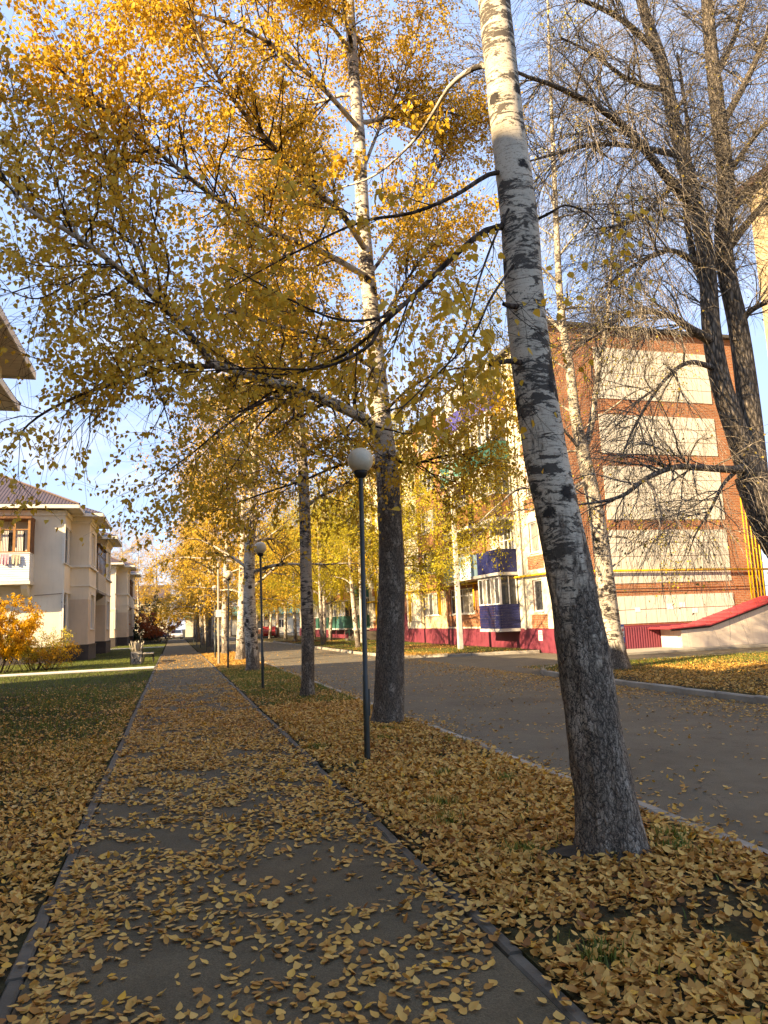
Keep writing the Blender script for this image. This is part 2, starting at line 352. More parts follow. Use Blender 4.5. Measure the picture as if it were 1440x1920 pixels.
def asphalt(name, a, b):
    t = NT(name); v = t.coord()
    n1 = t.noise(v, 0.5, 6, 0.6); n2 = t.noise(v, 120, 3, 0.7); n3 = t.voro(v, 160)
    c = t.ramp(n1, [(0.3, a), (0.7, b)])
    c = t.mix(0.8, c, t.ramp(n2, [(0.25, 0.35), (0.75, 1.5)]), 'MULTIPLY')
    c = t.mix(t.ramp(n3, [(0.10, 0.5), (0.16, 0)]), c, (0.22, 0.20, 0.17))
    st_ = t.noise(v, 2.4, 6, 0.7)
    c = t.mix(0.5, c, t.ramp(st_, [(0.35, 0.62), (0.6, 1.1)]), 'MULTIPLY')
    cw = t.noise(v, 0.9, 6, 0.62, 0.8); ck = t.ramp(t.math('ABSOLUTE', t.math('SUBTRACT', cw, 0.5)), [(0.0, 1), (0.0045, 0)])
    gt = t.ramp(t.noise(v, 0.7, 3), [(0.5, 0), (0.58, 0.85)])
    c = t.mix(t.math('MULTIPLY', ck, gt), c, (0.018, 0.015, 0.012))
    c = t.mix(t.ramp(t.noise(v, 0.23, 4), [(0.60, 0), (0.63, 0.45)]), c, tuple(x*0.62 for x in a))
    h = t.math('ADD', n2, t.math('MULTIPLY', n3, 0.6))
    t.bump(h, 0.55, 0.006)
    return t.fin(c, 0.88, 0, 0.25)
M['asphalt_path'] = asphalt('path_asphalt', (0.094, 0.075, 0.046), (0.124, 0.100, 0.063))
M['asphalt_road'] = asphalt('road_asphalt', (0.118, 0.100, 0.070), (0.150, 0.128, 0.091))
def soilmat():
    t = NT('soil_and_turf'); v = t.coord()
    n1 = t.noise(v, 0.35, 5, 0.6); n2 = t.noise(v, 14, 5, 0.7); n3 = t.noise(v, 2.2, 4, 0.6)
    c = t.ramp(n2, [(0.3, (0.022, 0.016, 0.010)), (0.7, (0.070, 0.050, 0.030))])
    g = t.ramp(n2, [(0.3, (0.024, 0.023, 0.010)), (0.7, (0.068, 0.064, 0.026))])
    c = t.mix(t.ramp(t.math('ADD', t.math('MULTIPLY', n1, 0.5), t.math('MULTIPLY', n3, 0.5)), [(0.42, 0), (0.58, 1)]), c, g)
    t.bump(n2, 0.8, 0.04)
    return t.fin(c, 0.95, 0, 0.1)
M['soil'] = soilmat()
M['soil_bare'] = worn('bare_soil', (0.05, 0.038, 0.026), 0.4, 9.0, 0.95, 0.6, 60)
M['leaf_ground'] = leafmat('fallen_leaf', [(0, (0.11, 0.040, 0.014)), (0.12, (0.25, 0.095, 0.028)), (0.3, (0.46, 0.21, 0.052)), (0.55, (0.60, 0.325, 0.085)), (0.75, (0.67, 0.40, 0.13)), (0.88, (0.72, 0.36, 0.045)), (0.97, (0.69, 0.47, 0.22)), (1, (0.42, 0.34, 0.08))], 0.15, 0.6)
M['leaf_gold'] = leafmat('golden_birch_leaf', [(0, (0.42, 0.20, 0.022)), (0.3, (0.62, 0.355, 0.04)), (0.7, (0.71, 0.45, 0.065)), (1, (0.78, 0.56, 0.14))], 0.5)
M['leaf_lime'] = leafmat('yellow_green_birch_leaf', [(0, (0.22, 0.22, 0.03)), (0.3, (0.46, 0.38, 0.04)), (0.7, (0.62, 0.50, 0.06)), (1, (0.70, 0.60, 0.10))], 0.45)
M['leaf_orange'] = leafmat('orange_shrub_leaf', [(0, (0.32, 0.12, 0.02)), (0.4, (0.58, 0.28, 0.025)), (0.8, (0.66, 0.38, 0.03)), (1, (0.70, 0.46, 0.06))], 0.4)
M['leaf_red'] = leafmat('red_shrub_leaf', [(0, (0.22, 0.05, 0.02)), (0.5, (0.45, 0.11, 0.04)), (1, (0.55, 0.2, 0.06))], 0.35)
M['leaf_brown'] = leafmat('olive_brown_leaf', [(0, (0.10, 0.075, 0.02)), (0.5, (0.26, 0.19, 0.04)), (1, (0.45, 0.34, 0.05))], 0.35)
M['leaf_dark'] = leafmat('dark_evergreen_leaf', [(0, (0.012, 0.022, 0.010)), (1, (0.05, 0.075, 0.03))], 0.1)
M['grass'] = leafmat('grass_blade', [(0, (0.065, 0.090, 0.017)), (0.5, (0.140, 0.180, 0.034)), (0.85, (0.20, 0.225, 0.05)), (1, (0.30, 0.24, 0.09))], 0.3, 0.6)
M['bark1'] = birch_bark('birch_bark_fissured_foot', 1.15, 2.9, (0.55, 0.475, 0.37), 1.0, 1.7, 0.008)
M['bark2'] = birch_bark('birch_bark_dark_stem', 3.3, 4.6, (0.56, 0.49, 0.40), 0.72)
M['bark3'] = birch_bark('birch_bark_pale_stem', 0.3, 1.1)
M['bark4'] = birch_bark('birch_bark_brownish_stem', 0.5, 2.2, (0.40, 0.33, 0.25), 0.85, 1.6, 0.02)
M['bark_thin'] = birch_bark('birch_limb_bark', -9, -8, (0.54, 0.47, 0.375))
M['bark_dark'] = dark_bark('grey_fissured_bark')
M['twig'] = dark_bark('birch_twig_bark', (0.11, 0.072, 0.052))
M['twig_pale'] = dark_bark('pale_twig_bark', (0.26, 0.21, 0.17))
M['twig_grey'] = dark_bark('grey_twig_bark', (0.36, 0.305, 0.245))
# ------------------------------------------------------------------ ground, path, road, kerbs
def slab(name, poly, z0, z1, mat_, kind='structure'):
    mb = MB(); mb.prism(poly, 'z', z0, z1); return tag(mb.build(name, mat_), kind=kind)
ROADZ = -0.10
slab('terrain', [(-900, -900), (900, -900), (900, 900), (-900, 900)], -0.40, -0.13, M['soil'])
slab('road', [(3.72, -40), (60, -40), (60, 160), (3.72, 160)], -0.125, ROADZ, M['asphalt_road'])
slab('left_lawn', [(-90, -40), (-0.74, -40), (-0.74, 118), (-90, 118)], -0.3, 0.0, M['soil'])
path = slab('footpath', [(-0.655, -40), (1.505, -40), (1.505, 112), (-0.655, 112)], -0.3, 0.012, M['asphalt_path'])
slab('verge', [(1.595, -40), (3.60, -40), (3.60, 118), (1.595, 118)], -0.3, 0.02, M['soil'])
lawnA = [(9.88, -40), (40, -40), (40, 20.4), (12.2, 20.4), (11.2, 20.2), (10.4, 19.5), (10.0, 18.6), (9.88, 17.6)]
slab('far_lawn', lawnA, -0.3, 0.02, M['soil'])
lawnC = [(15.54, 29.3), (15.54, 140), (9.2, 140), (9.2, 38), (9.35, 34.5), (9.8, 32.2), (10.7, 30.7), (12.4, 29.8)]
slab('facade_lawn', lawnC, -0.3, 0.02, M['soil'])
slab('cross_path', [(-16, 31.2), (-0.76, 31.95), (-0.76, 33.1), (-16, 32.6)], -0.1, 0.035, M['concrete_l'])
slab('cross_path', [(-16, 67.0), (-0.76, 67.0), (-0.76, 68.6), (-16, 68.6)], -0.1, 0.03, M['concrete_l'])
slab('gable_pavement', [(15.6, 24.6), (40, 24.6), (40, 26.4), (19.0, 27.05), (15.6, 27.05)], -0.2, -0.02, M['concrete'])

def kerb_mesh(name, sx, L, h, mat_, ch=0.012):
    mb = MB(); w = sx/2
    prof = [(-w, 0), (w, 0), (w, h-ch), (w-ch, h), (-w+ch, h), (-w, h-ch)]
    mb.prism([(p[0], p[1]) for p in prof], 'y', 0.004, L-0.004); return mb.mesh(name, mat_)
edge_me = [kerb_mesh('edging_stone', 0.078, 1.0, 0.24, M['concrete_d']), kerb_mesh('edging_stone', 0.074, 1.0, 0.235, M['concrete_d'])]
kerb_me = [kerb_mesh('kerb_stone', 0.13, 1.0, 0.28, M['concrete'], 0.02), kerb_mesh('kerb_stone', 0.125, 1.0, 0.275, M['concrete'], 0.025)]
verge = bpy.data.objects['verge']; lawnA_o = bpy.data.objects['far_lawn']; lawnC_o = bpy.data.objects['facade_lawn']
def stone(me, x, y, z, rz, par, name):
    o = link_mesh(name, me, par); o.location = (x, y, z); o.rotation_euler = (random.uniform(-.006, .006), random.uniform(-.03, .03), rz+random.uniform(-.006, .006)); return o
for i in range(-2, 48):
    stone(edge_me[i % 2], -0.70+random.uniform(-.006, .006), i, -0.214+random.uniform(-.008, .008), 0, path, 'edging_stone')
    stone(edge_me[i % 2], 1.55+random.uniform(-.006, .006), i+0.4, -0.214+random.uniform(-.008, .008), 0, path, 'edging_stone')
    stone(kerb_me[i % 2], 3.665+random.uniform(-.012, .012), i+0.2, -0.25+random.uniform(-.012, .012), 0, verge, 'kerb_stone')
def kerb_line(pts, par, me=kerb_me, z=-0.25):
    for (x0, y0), (x1, y1) in zip(pts[:-1], pts[1:]):
        L = math.hypot(x1-x0, y1-y0); n = max(1, round(L)); a = math.atan2(y1-y0, x1-x0)-math.pi/2
        for k in range(n):
            o = stone(me[k % 2], x0+(x1-x0)*k/n, y0+(y1-y0)*k/n, z+random.uniform(-.012, .012), a, par, 'kerb_stone'); o.scale = (1, L/n*0.995, 1)
kerb_line([(9.82, 0), (9.82, 17.6), (9.95, 18.6), (10.35, 19.55), (11.2, 20.27), (12.2, 20.46), (22, 20.46)], lawnA_o)
kerb_line([(9.14, 70), (9.14, 38), (9.29, 34.5), (9.75, 32.15), (10.65, 30.62), (12.4, 29.72), (15.4, 29.22)], lawnC_o)

# ------------------------------------------------------------------ walls with real openings
def pt(axis, c, sgn, u, d, z):
    return (c-sgn*d, u, z) if axis == 'x' else (u, c-sgn*d, z)
def bxd(mb, axis, c, sgn, u0, u1, d0, d1, z0, z1, m=0):
    a = pt(axis, c, sgn, u0, d0, z0); b = pt(axis, c, sgn, u1, d1, z1)
    return mb.box(min(a[0], b[0]), max(a[0], b[0]), min(a[1], b[1]), max(a[1], b[1]), z0, z1, m)
def wall(mb, axis, c, sgn, u0, u1, z0, z1, ops=(), depth=0.16, zone=None):
    us = sorted({u0, u1, *[o[0] for o in ops], *[o[1] for o in ops], *([] if zone is None else zone[0])}); us = [u for u in us if u0 <= u <= u1]
    zs = sorted({z0, z1, *[o[2] for o in ops], *[o[3] for o in ops], *([] if zone is None else zone[1])}); zs = [z for z in zs if z0 <= z <= z1]
    for a, b in zip(us[:-1], us[1:]):
        for p, q in zip(zs[:-1], zs[1:]):
            mu, mz = (a+b)/2, (p+q)/2
            if any(o[0] < mu < o[1] and o[2] < mz < o[3] for o in ops): continue
            m = 0 if zone is None else zone[2](mu, mz)
            mb.quad(pt(axis, c, sgn, a, 0, p), pt(axis, c, sgn, b, 0, p), pt(axis, c, sgn, b, 0, q), pt(axis, c, sgn, a, 0, q), m)
    for (a, b, p, q) in [o[:4] for o in ops]:
        P = lambda u, d, z: pt(axis, c, sgn, u, d, z)
        mb.quad(P(a, 0, p), P(a, depth, p), P(a, depth, q), P(a, 0, q)); mb.quad(P(b, 0, p), P(b, depth, p), P(b, depth, q), P(b, 0, q))
        mb.quad(P(a, 0, q), P(b, 0, q), P(b, depth, q), P(a, depth, q)); mb.quad(P(a, 0, p), P(b, 0, p), P(b, depth, p), P(a, depth, p))
def window(par, axis, c, sgn, u0, u1, z0, z1, depth=0.13, lights=2, transom=None, fm='pvc', gm=None, sill=True, bar=0.055, trim=None):
    mb = MB(); d0, d1 = depth-0.06, depth
    bxd(mb, axis, c, sgn, u0, u1, d0, d1, z0, z0+bar); bxd(mb, axis, c, sgn, u0, u1, d0, d1, z1-bar, z1)
    bxd(mb, axis, c, sgn, u0, u0+bar, d0, d1, z0+bar, z1-bar); bxd(mb, axis, c, sgn, u1-bar, u1, d0, d1, z0+bar, z1-bar)
    for k in range(1, lights):
        u = u0+(u1-u0)*k/lights; bxd(mb, axis, c, sgn, u-bar/2, u+bar/2, d0+0.004, d1, z0+bar, z1-bar)
    if transom:
        z = z0+(z1-z0)*transom; bxd(mb, axis, c, sgn, u0+bar, u1-bar, d0+0.008, d1-0.003, z-bar/2, z+bar/2)
    w = mb.build('window', M[fm], par)
    g = MB(); 
    for k in range(lights):
        a = u0+(u1-u0)*k/lights; b = u0+(u1-u0)*(k+1)/lights
        g2 = MB(); bxd(g2, axis, c, sgn, a+bar/2, b-bar/2, depth-0.025, depth-0.012, z0+bar/2, z1-bar/2)
        g2.build('pane', M[gm or ('glass_l' if random.random() < 0.4 else 'glass')], w)
    bk = MB(); bxd(bk, axis, c, sgn, u0, u1, depth+0.02, depth+0.03, z0, z1); bk.build('curtain', M['curtain' if random.random() < 0.5 else 'plinth_dark'], w)  # the dark ones are sheets painting the unlit room, not curtains
    if sill:
        s = MB(); bxd(s, axis, c, sgn, u0-0.05, u1+0.05, -0.06, depth, z0-0.05, z0-0.004); s.build('sill', M['white_trim' if fm == 'pvc' else fm], w)
    if trim:
        s = MB(); bxd(s, axis, c, sgn, u0-0.13, u0-0.006, -0.03, 0.05, z0-0.02, z1+0.13); bxd(s, axis, c, sgn, u1+0.006, u1+0.13, -0.03, 0.05, z0-0.02, z1+0.13)
        bxd(s, axis, c, sgn, u0-0.004, u1+0.004, -0.032, 0.05, z1+0.006, z1+0.128); s.build('surround', M[trim], w)
    return w
def slat_panel(par, name, axis, c, sgn, u0, u1, z0, z1, mat_, pitch=0.11, each=True):
    """horizontal siding boards, each a piece of its own"""
    n = max(1, round((z1-z0)/pitch)); h = (z1-z0)/n
    mb = MB()
    A = lambda u, d, z: pt(axis, c, sgn, u, d, z)
    for (a, b) in ((u0, u1),):
        mb.quad(A(a, -0.02, 0.004), A(b, -0.02, 0.004), A(b, 0.0, h), A(a, 0.0, h)); mb.quad(A(a, 0.012, 0.004), A(b, 0.012, 0.004), A(b, -0.02, 0.004), A(a, -0.02, 0.004))
        mb.quad(A(a, 0.012, 0.004), A(a, -0.02, 0.004), A(a, 0.0, h), A(a, 0.012, h)); mb.quad(A(b, 0.012, 0.004), A(b, -0.02, 0.004), A(b, 0.0, h), A(b, 0.012, h))
    me = mb.mesh(name, mat_)
    for k in range(n): link_mesh(name, me, par, (0, 0, z0+k*h))

def ribbed_slope(mb, O, U, V, Nn, L, hfun, pitch=0.17, amp=0.022):
    """corrugated sheet: U along the eave, V up the slope, hfun(u) = slope length at u"""
    O, U, V, Nn = [np.array(a, float) for a in (O, U, V, Nn)]
    n = int(L/(pitch/2)); us = np.linspace(0, L, n+1)
    for i in range(n):
        a, b = us[i], us[i+1]; ha, hb = max(hfun(a), 0.01), max(hfun(b), 0.01); oa, ob = (0, 0)
        e = amp if i % 2 else 0.0
        mb.quad(O+U*a+Nn*e, O+U*b+Nn*e, O+U*b+V*hb+Nn*e, O+U*a+V*ha+Nn*e)
        mb.quad(O+U*b+Nn*0, O+U*b+Nn*amp, O+U*b+V*hb+Nn*amp, O+U*b+V*hb)
def hip_roof(par, x0, x1, y0, y1, z, slope, mat_, name='roof', pitch=0.17):
    """hip roof over a rectangle; each slope a part"""
    W, Ld = x1-x0, y1-y0; half = min(W, Ld)/2; cs, sn = math.cos(slope), math.sin(slope)
    r = MB()
    def slope_(O, U, V, L):
        V3 = np.array([V[0]*cs, V[1]*cs, sn]); N3 = np.array([-V[0]*sn, -V[1]*sn, cs])
        ribbed_slope(r, O, U, V3, N3, L, lambda u: min(u, L-u, half)/cs, pitch)
    slope_((x1, y0, z), (0, 1, 0), (-1, 0), Ld); slope_((x0, y0, z), (0, 1, 0), (1, 0), Ld)
    slope_((x0, y0, z), (1, 0, 0), (0, 1), W); slope_((x0, y1, z), (1, 0, 0), (0, -1), W)
    rf = r.build(name, mat_, par)
    h = half*math.tan(slope); c = MB()
    if W <= Ld: e0, e1 = (x0+half, y0+half), (x0+half, y1-half)
    else: e0, e1 = (x0+half, y0+half), (x1-half, y0+half)
    c.tube((e0[0], e0[1], z+h+0.03), (e1[0]+0.01, e1[1], z+h+0.03), 0.07, n=6)
    for (cx_, cy_) in ((x0, y0), (x1, y0), (x0, y1), (x1, y1)):
        e = min((e0, e1), key=lambda q: math.hypot(q[0]-cx_, q[1]-cy_))
        c.tube((cx_, cy_, z+0.03), (e[0], e[1], z+h+0.03), 0.06, n=6)
    c.build('ridge_cap', mat_, rf)
    return rf

# ------------------------------------------------------------------ the two-storey houses on the left
def eave(par, x0, x1, y0, y1, sides, z, ov, boards=False):
    """fascia and soffit round a rectangle of wall"""
    X0, X1, Y0, Y1 = x0-ov, x1+ov, y0-ov, y1+ov
    f = MB(); 
    if 'E' in sides: f.box(X1-0.03, X1+0.005, Y0, Y1, z-0.16, z+0.03)
    if 'S' in sides: f.box(X0, X1-0.033, Y0-0.005, Y0+0.03, z-0.16, z+0.03)
    if 'N' in sides: f.box(X0, X1-0.033, Y1-0.03, Y1+0.005, z-0.16, z+0.03)
    f.build('fascia', M['white_trim'], par)
    if not boards:
        s = MB()
        if 'E' in sides: s.box(x1-0.05, X1-0.034, Y0+0.031, Y1-0.031, z-0.12, z-0.06)
        if 'S' in sides: s.box(X0, x1-0.052, Y0+0.031, y0+0.05, z-0.12, z-0.06)
        if 'N' in sides: s.box(X0, x1-0.052, y1-0.05, Y1-0.031, z-0.12, z-0.06)
        s.build('soffit', M['white_trim'], par)
    else:
        st = 0.125; b = MB(); b.box(x1-0.05, X1-0.034, 0.006, st-0.010, -0.11, -0.075); me = b.mesh('soffit_board', M['soffit'])
        bk = MB(); bk.box(x1-0.05, X1-0.034, Y0, Y1-0.035, z-0.07, z-0.05)
        y = max(Y0+0.04, boards)
        while y < Y1-0.05-st: link_mesh('soffit_board', me, par, (0, y, z)); y += st
        if 'N' in sides:
            b2 = MB(); b2.box(0.006, st-0.010, y1-0.04, Y1-0.034, -0.11, -0.075); me2 = b2.mesh('soffit_board', M['soffit'])
            bk.box(X0, x1-0.06, y1-0.05, Y1-0.035, z-0.07, z-0.05); x = x1-0.06-st
            for k in range(40): link_mesh('soffit_board', me2, par, (x, 0, z)); x -= st
        bk.build('soffit_backing', M['plinth_dark'], par)
def house(loc, L, ris, label, group=None, boards=False, D=12.0, ov=0.78, RP=1.0, detail=True):
    root = tag(empty('two_storey_house', loc), label, 'house', group)
    zt, ze = 8.25, 8.42
    # --- path side wall
    ops = []; wins = []
    def add(u0, u1, z0, z1, **k): ops.append((u0, u1, z0, z1)); wins.append((u0, u1, z0, z1, k))
    a = 0.0
    gaps = []; e = 0.0
    for (r0, r1) in ris: gaps.append((e, r0)); e = r1
    gaps.append((e, L))
    for (g0, g1) in gaps:
        w = g1-g0
        if w < 2.4:
            c = (g0+g1)/2+0.1; add(c-0.5, c+0.5, 5.35, 7.35, lights=2)
        else:
            n = max(2, round(w/2.1))
            for k in range(n):
                c = g0+w*(k+0.5)/n
                add(c-0.62, c+0.62, 1.75, 3.75, lights=2, transom=0.7)
                if k in (0, n-1): add(c-0.62, c+0.62, 5.35, 7.35, lights=2, transom=0.7)
                elif k == n//2: add(c-0.45, c+0.45, 4.35, 7.2, lights=1, transom=0.75)
    mw = MB(); wall(mw, 'x', 0.0, 1, 0, L, 0.86, zt, ops); 
    wall(mw, 'x', -D, -1, 0, L, 0.86, zt); wall(mw, 'y', L, 1, -D, 0, 0.86, zt)
    eops = [(-4.35, -3.35, 4.4, 7.1), (-2.95, -1.95, 5.2, 7.1), (-4.2, -2.9, 1.0, 3.3)]
    wall(mw, 'y', 0.0, -1, -D, 0, 0.86, zt, eops)
    mw.build('wall', M['cream'], root)
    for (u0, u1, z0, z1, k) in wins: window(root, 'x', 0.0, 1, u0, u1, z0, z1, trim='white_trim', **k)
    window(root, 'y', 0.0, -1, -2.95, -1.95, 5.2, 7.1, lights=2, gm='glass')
    dr = MB(); dr.box(-4.35, -3.35, 0.10, 0.15, 4.4, 7.1); dr.build('balcony_door', M['wood'], root)
    dr = MB(); dr.box(-4.2, -2.9, 0.10, 0.15, 1.0, 3.3); d_ = dr.build('door', M['wood'], root); h_ = MB(); h_.tube((-3.05, 0.09, 2.0), (-3.05, 0.03, 2.0), 0.02); h_.build('handle', M['black'], d_)
    pl = MB(); pl.box(-D-0.06, 0.06, -0.06, L+0.06, -0.4, 0.85)
    for (r0, r1) in ris: pl.box(0.062, RP+0.06, r0-0.06, r1+0.06, -0.4, 0.851)
    pl.build('plinth', M['plinth_dark'], root)
    dp = MB(); dp.box(-D-0.10, 0.10, -0.10, L+0.10, 0.852, 0.885)
    for (r0, r1) in ris: dp.box(0.102, RP+0.10, r0-0.10, r1+0.10, 0.853, 0.886)
    dp.build('drip_ledge', M['concrete_d'], root)
    co = MB(); co.box(0.004, 0.10, 0.01, L-0.01, zt-0.30, zt-0.06); co.box(-D, 0.004, -0.10, -0.004, zt-0.301, zt-0.061); co.box(-D, 0.10, -0.16, -0.11, zt-0.10, zt-0.02)
    co.build('cornice', M['white_trim'], root)
    # --- projecting bays
    for i, (r0, r1) in enumerate(ris):
        c = (r0+r1)/2; w = 0.95
        o2 = [(c-w, c+w, 1.75, 3.75), (c-w, c+w, 5.55, 7.45)]
        b = MB(); wall(b, 'x', RP, 1, r0, r1, 0.89, zt, o2, zone=([], [3.45, 4.28], lambda u, z: 1 if z < 3.45 else 0))
        wall(b, 'y', r0, -1, 0.0, RP, 0.89, zt, zone=([], [3.45], lambda u, z: 1 if z < 3.45 else 0)); wall(b, 'y', r1, 1, 0.0, RP, 0.89, zt)
        bo = b.build('bay', [M['cream'], M['peach']], root)
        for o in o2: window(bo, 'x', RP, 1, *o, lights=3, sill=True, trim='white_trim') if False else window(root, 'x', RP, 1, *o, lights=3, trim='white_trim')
        for z0, z1, p in ((4.20, 4.28, 0.05), (5.36, 5.44, 0.07), (5.28, 5.36, 0.12), (zt-0.42, zt-0.30, 0.06), (zt-0.30, zt-0.02, 0.11)):
            t = MB(); t.box(RP+0.002, RP+p, r0-p, r1+p, z0, z1); t.box(0.002, RP+0.004, r0-p, r0-0.002, z0+0.001, z1-0.001); t.box(0.002, RP+0.004, r1+0.002, r1+p, z0+0.001, z1-0.001)
            t.build('moulding', M['white_trim'], bo)
        rr = empty('bay_eave'); rr.parent = root
        eave(rr, -1.0, RP, r0, r1, 'ESN' if not boards else 'ESN', ze-0.10, ov, boards)
        # little hip roof over the bay
        r = MB(); sl = math.radians(24); hw = (r1-r0)/2+ov; X1 = RP+ov; z = ze-0.07; t24 = math.tan(sl)
        cs, sn = math.cos(sl), math.sin(sl)
        ribbed_slope(r, (X1, r0-ov, z), (0, 1, 0), (-cs, 0, sn), (sn, 0, cs), 2*hw, lambda u: min(u, 2*hw-u)/cs)
        Lx = X1+3.2
        ribbed_slope(r, (X1, r0-ov, z), (-1, 0, 0), (0, cs, sn), (0, -sn, cs), Lx, lambda u: min(u, hw)/cs)
        ribbed_slope(r, (X1, r1+ov, z), (-1, 0, 0), (0, -cs, sn), (0, sn, cs), Lx, lambda u: min(u, hw)/cs)
        r.build('bay_roof', M['roof'], root)
    eave(root, -D, 0.0, 0.0, L, 'ESN', ze, ov, boards)
    hip_roof(root, -D-ov, ov, -ov, L+ov, ze+0.035, math.radians(27), M['roof'])
    # --- wires and a downpipe on the corner
    dpi = MB(); dpi.tube((-0.05, -0.09, 0.9), (-0.05, -0.09, 3.7), 0.022); dpi.tube((-0.05, -0.09, 3.7), (-1.45, -0.09, 3.62), 0.014); dpi.build('cable', M['wood'], root)
    for z in (1.7, 2.5, 3.2):
        ck = MB(); ck.box(-0.09, -0.01, -0.13, -0.06, z, z+0.06); ck.build('cable_clip', M['black'], root)
    return root
def end_balcony(root):
    """glazed wooden balcony on the gable end of the house"""
    x1, x0, y = -1.55, -5.2, -1.12
    b = MB(); b.box(x0, x1+0.06, y-0.06, -0.004, 4.18, 4.34); sl = b.build('balcony_slab', M['white_trim'], root)
    k = MB(); k.prism([(-1.02, 4.178), (-0.01, 4.178), (-0.01, 3.55), (-0.35, 3.62), (-0.9, 3.95)], 'x', x1-0.42, x1-0.12); k.build('bracket', M['white_trim'], root)
    k = MB(); k.prism([(-1.02, 4.178), (-0.01, 4.178), (-0.01, 3.55), (-0.35, 3.62), (-0.9, 3.95)], 'x', x0+0.3, x0+0.6); k.build('bracket', M['white_trim'], root)
    slat_panel(root, 'siding_board', 'y', y, -1, x0, x1, 4.36, 5.78, M['siding'], 0.118)
    slat_panel(root, 'siding_board', 'x', x1, 1, y, -0.01, 4.36, 5.78, M['siding'], 0.118)
    rail = MB(); rail.box(x0, x1+0.03, y-0.04, y+0.04, 5.785, 5.83); rail.box(x1-0.04, x1+0.031, y+0.042, -0.01, 5.785, 5.829); rail.build('handrail', M['siding'], root)
    fr = MB(); n = 5; top = 7.62
    for i in range(n+1):
        x = x0+0.06+(x1-x0-0.12)*i/n; fr.box(x-0.06, x+0.06, y-0.02, y+0.07, 5.832, top)
    for z in (5.84, 7.02): fr.box(x0+0.12, x1-0.12, y-0.01, y+0.055, z, z+0.06)
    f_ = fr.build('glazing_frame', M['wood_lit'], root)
    tp = MB(); tp.box(x0-0.05, x1+0.05, y-0.1, -0.01, top+0.003, top+0.12); tp.box(x1-0.05, x1+0.02, y+0.075, -0.012, 5.831, top); tp.build('balcony_side', M['wood'], root)
    for i in range(n):
        a = x0+0.06+(x1-x0-0.12)*i/n; c = x0+0.06+(x1-x0-0.12)*(i+1)/n
        cu = MB(); w = (c-a)*0.42
        for q in range(8):
            xa = a+0.08+w*q/8; xb = a+0.08+w*(q+1)/8; o1 = 0.03*(q % 2); o2 = 0.03*((q+1) % 2)
            cu.quad((xa, y+0.25+o1, 5.85), (xb, y+0.25+o2, 5.85), (xb, y+0.25+o2, 7.0), (xa, y+0.25+o1, 7.0))
        cu.build('curtain', M['curtain'], root)
    # laundry: things of their own
    def cloth(name, xa, xb, za, zb, m, label):
        mb = MB(); nn = 10
        for q in range(nn):
            p, r = xa+(xb-xa)*q/nn, xa+(xb-xa)*(q+1)/nn; w1 = 0.022*math.sin(q*1.7); w2 = 0.022*math.sin((q+1)*1.7); s1 = 0.05*math.sin(q*0.9); s2 = 0.05*math.sin((q+1)*0.9)
            for dy in (0, 0.012):
                mb.quad((p, y-0.11+w1+dy, za+s1), (r, y-0.11+w2+dy, za+s2), (r, y-0.09+dy, zb), (p, y-0.09+dy, zb))
        o = mb.build(name, M[m]); o.location = root.location; tag(o, label, 'laundry')
    cloth('towel', -2.92, -2.52, 5.2, 5.72, 'pink', 'pink patterned towel drying on the white balcony siding')
    cloth('towel', -2.40, -1.98, 5.2, 5.72, 'beigecloth', 'beige patterned towel drying on the white balcony siding')
    cloth('blanket', -4.1, -3.22, 4.3, 5.5, 'navy', 'navy blanket hung over the front of the wooden balcony')
    g = empty('globe_wall_lamp', (root.location[0]-3.35, root.location[1]-0.004, 3.72)); tag(g, 'white globe lamp on the house wall under the wooden balcony', 'lamp')
    gl = MB(); gl.lathe([(0.004, -0.15)]+[(0.15*math.sin(t), -0.15*math.cos(t)) for t in np.linspace(0.2, 3.0, 10)]+[(0.004, 0.15)], (0, -0.30, 0), 14); gl.build('globe', M['siding'], g, True)
    ar = MB(); ar.tube((0, 0.0, 0.05), (0, -0.28, -0.14), 0.02); ar.build('arm', M['black'], g)
def side_balcony(root, u0, u1, siding, frame):
    x = 1.05
    b = MB(); b.box(0.004, x+0.05, u0-0.05, u1+0.05, 4.05, 4.2); b.build('balcony_slab', M['concrete'], root)
    for u in (u0+0.25, (u0+u1)/2, u1-0.45):
        k = MB(); k.prism([(0.005, 4.048), (x*0.9, 4.048), (x*0.85, 3.93), (0.3, 3.6), (0.005, 3.5)], 'y', u, u+0.2); k.build('bracket', M['concrete'], root)
    slat_panel(root, 'siding_board', 'x', x, 1, u0, u1, 4.22, 5.35, siding, 0.125)
    slat_panel(root, 'siding_board', 'y', u0, -1, 0.006, x, 4.22, 5.35, siding, 0.125)
    f = MB(); n = 6
    for i in range(n+1):
        u = u0+0.04+(u1-u0-0.08)*i/n; f.box(x-0.06, x, u-0.035, u+0.035, 5.36, 7.15)
    for z in (5.36, 6.55, 7.1): f.box(x-0.055, x-0.005, u0+0.08, u1-0.08, z, z+0.05)
    f.box(0.01, x-0.065, u0, u0+0.05, 5.36, 5.42); f.box(0.01, x-0.065, u0, u0+0.05, 7.05, 7.15); f.box(0.45, 0.52, u0+0.002, u0+0.048, 5.42, 7.05)
    f.build('glazing_frame', frame, root)
    for i in range(n):
        a = u0+0.04+(u1-u0-0.08)*i/n; c = u0+0.04+(u1-u0-0.08)*(i+1)/n
        g = MB(); g.box(x-0.04, x-0.03, a+0.035, c-0.035, 5.38, 7.1); g.build('pane', M['glass' if i % 3 else 'glass_l'], root)
    t = MB(); t.box(0.006, x+0.12, u0-0.1, u1+0.1, 7.155, 7.22); t.build('balcony_roof', M['roof'], root)
HX = -5.7
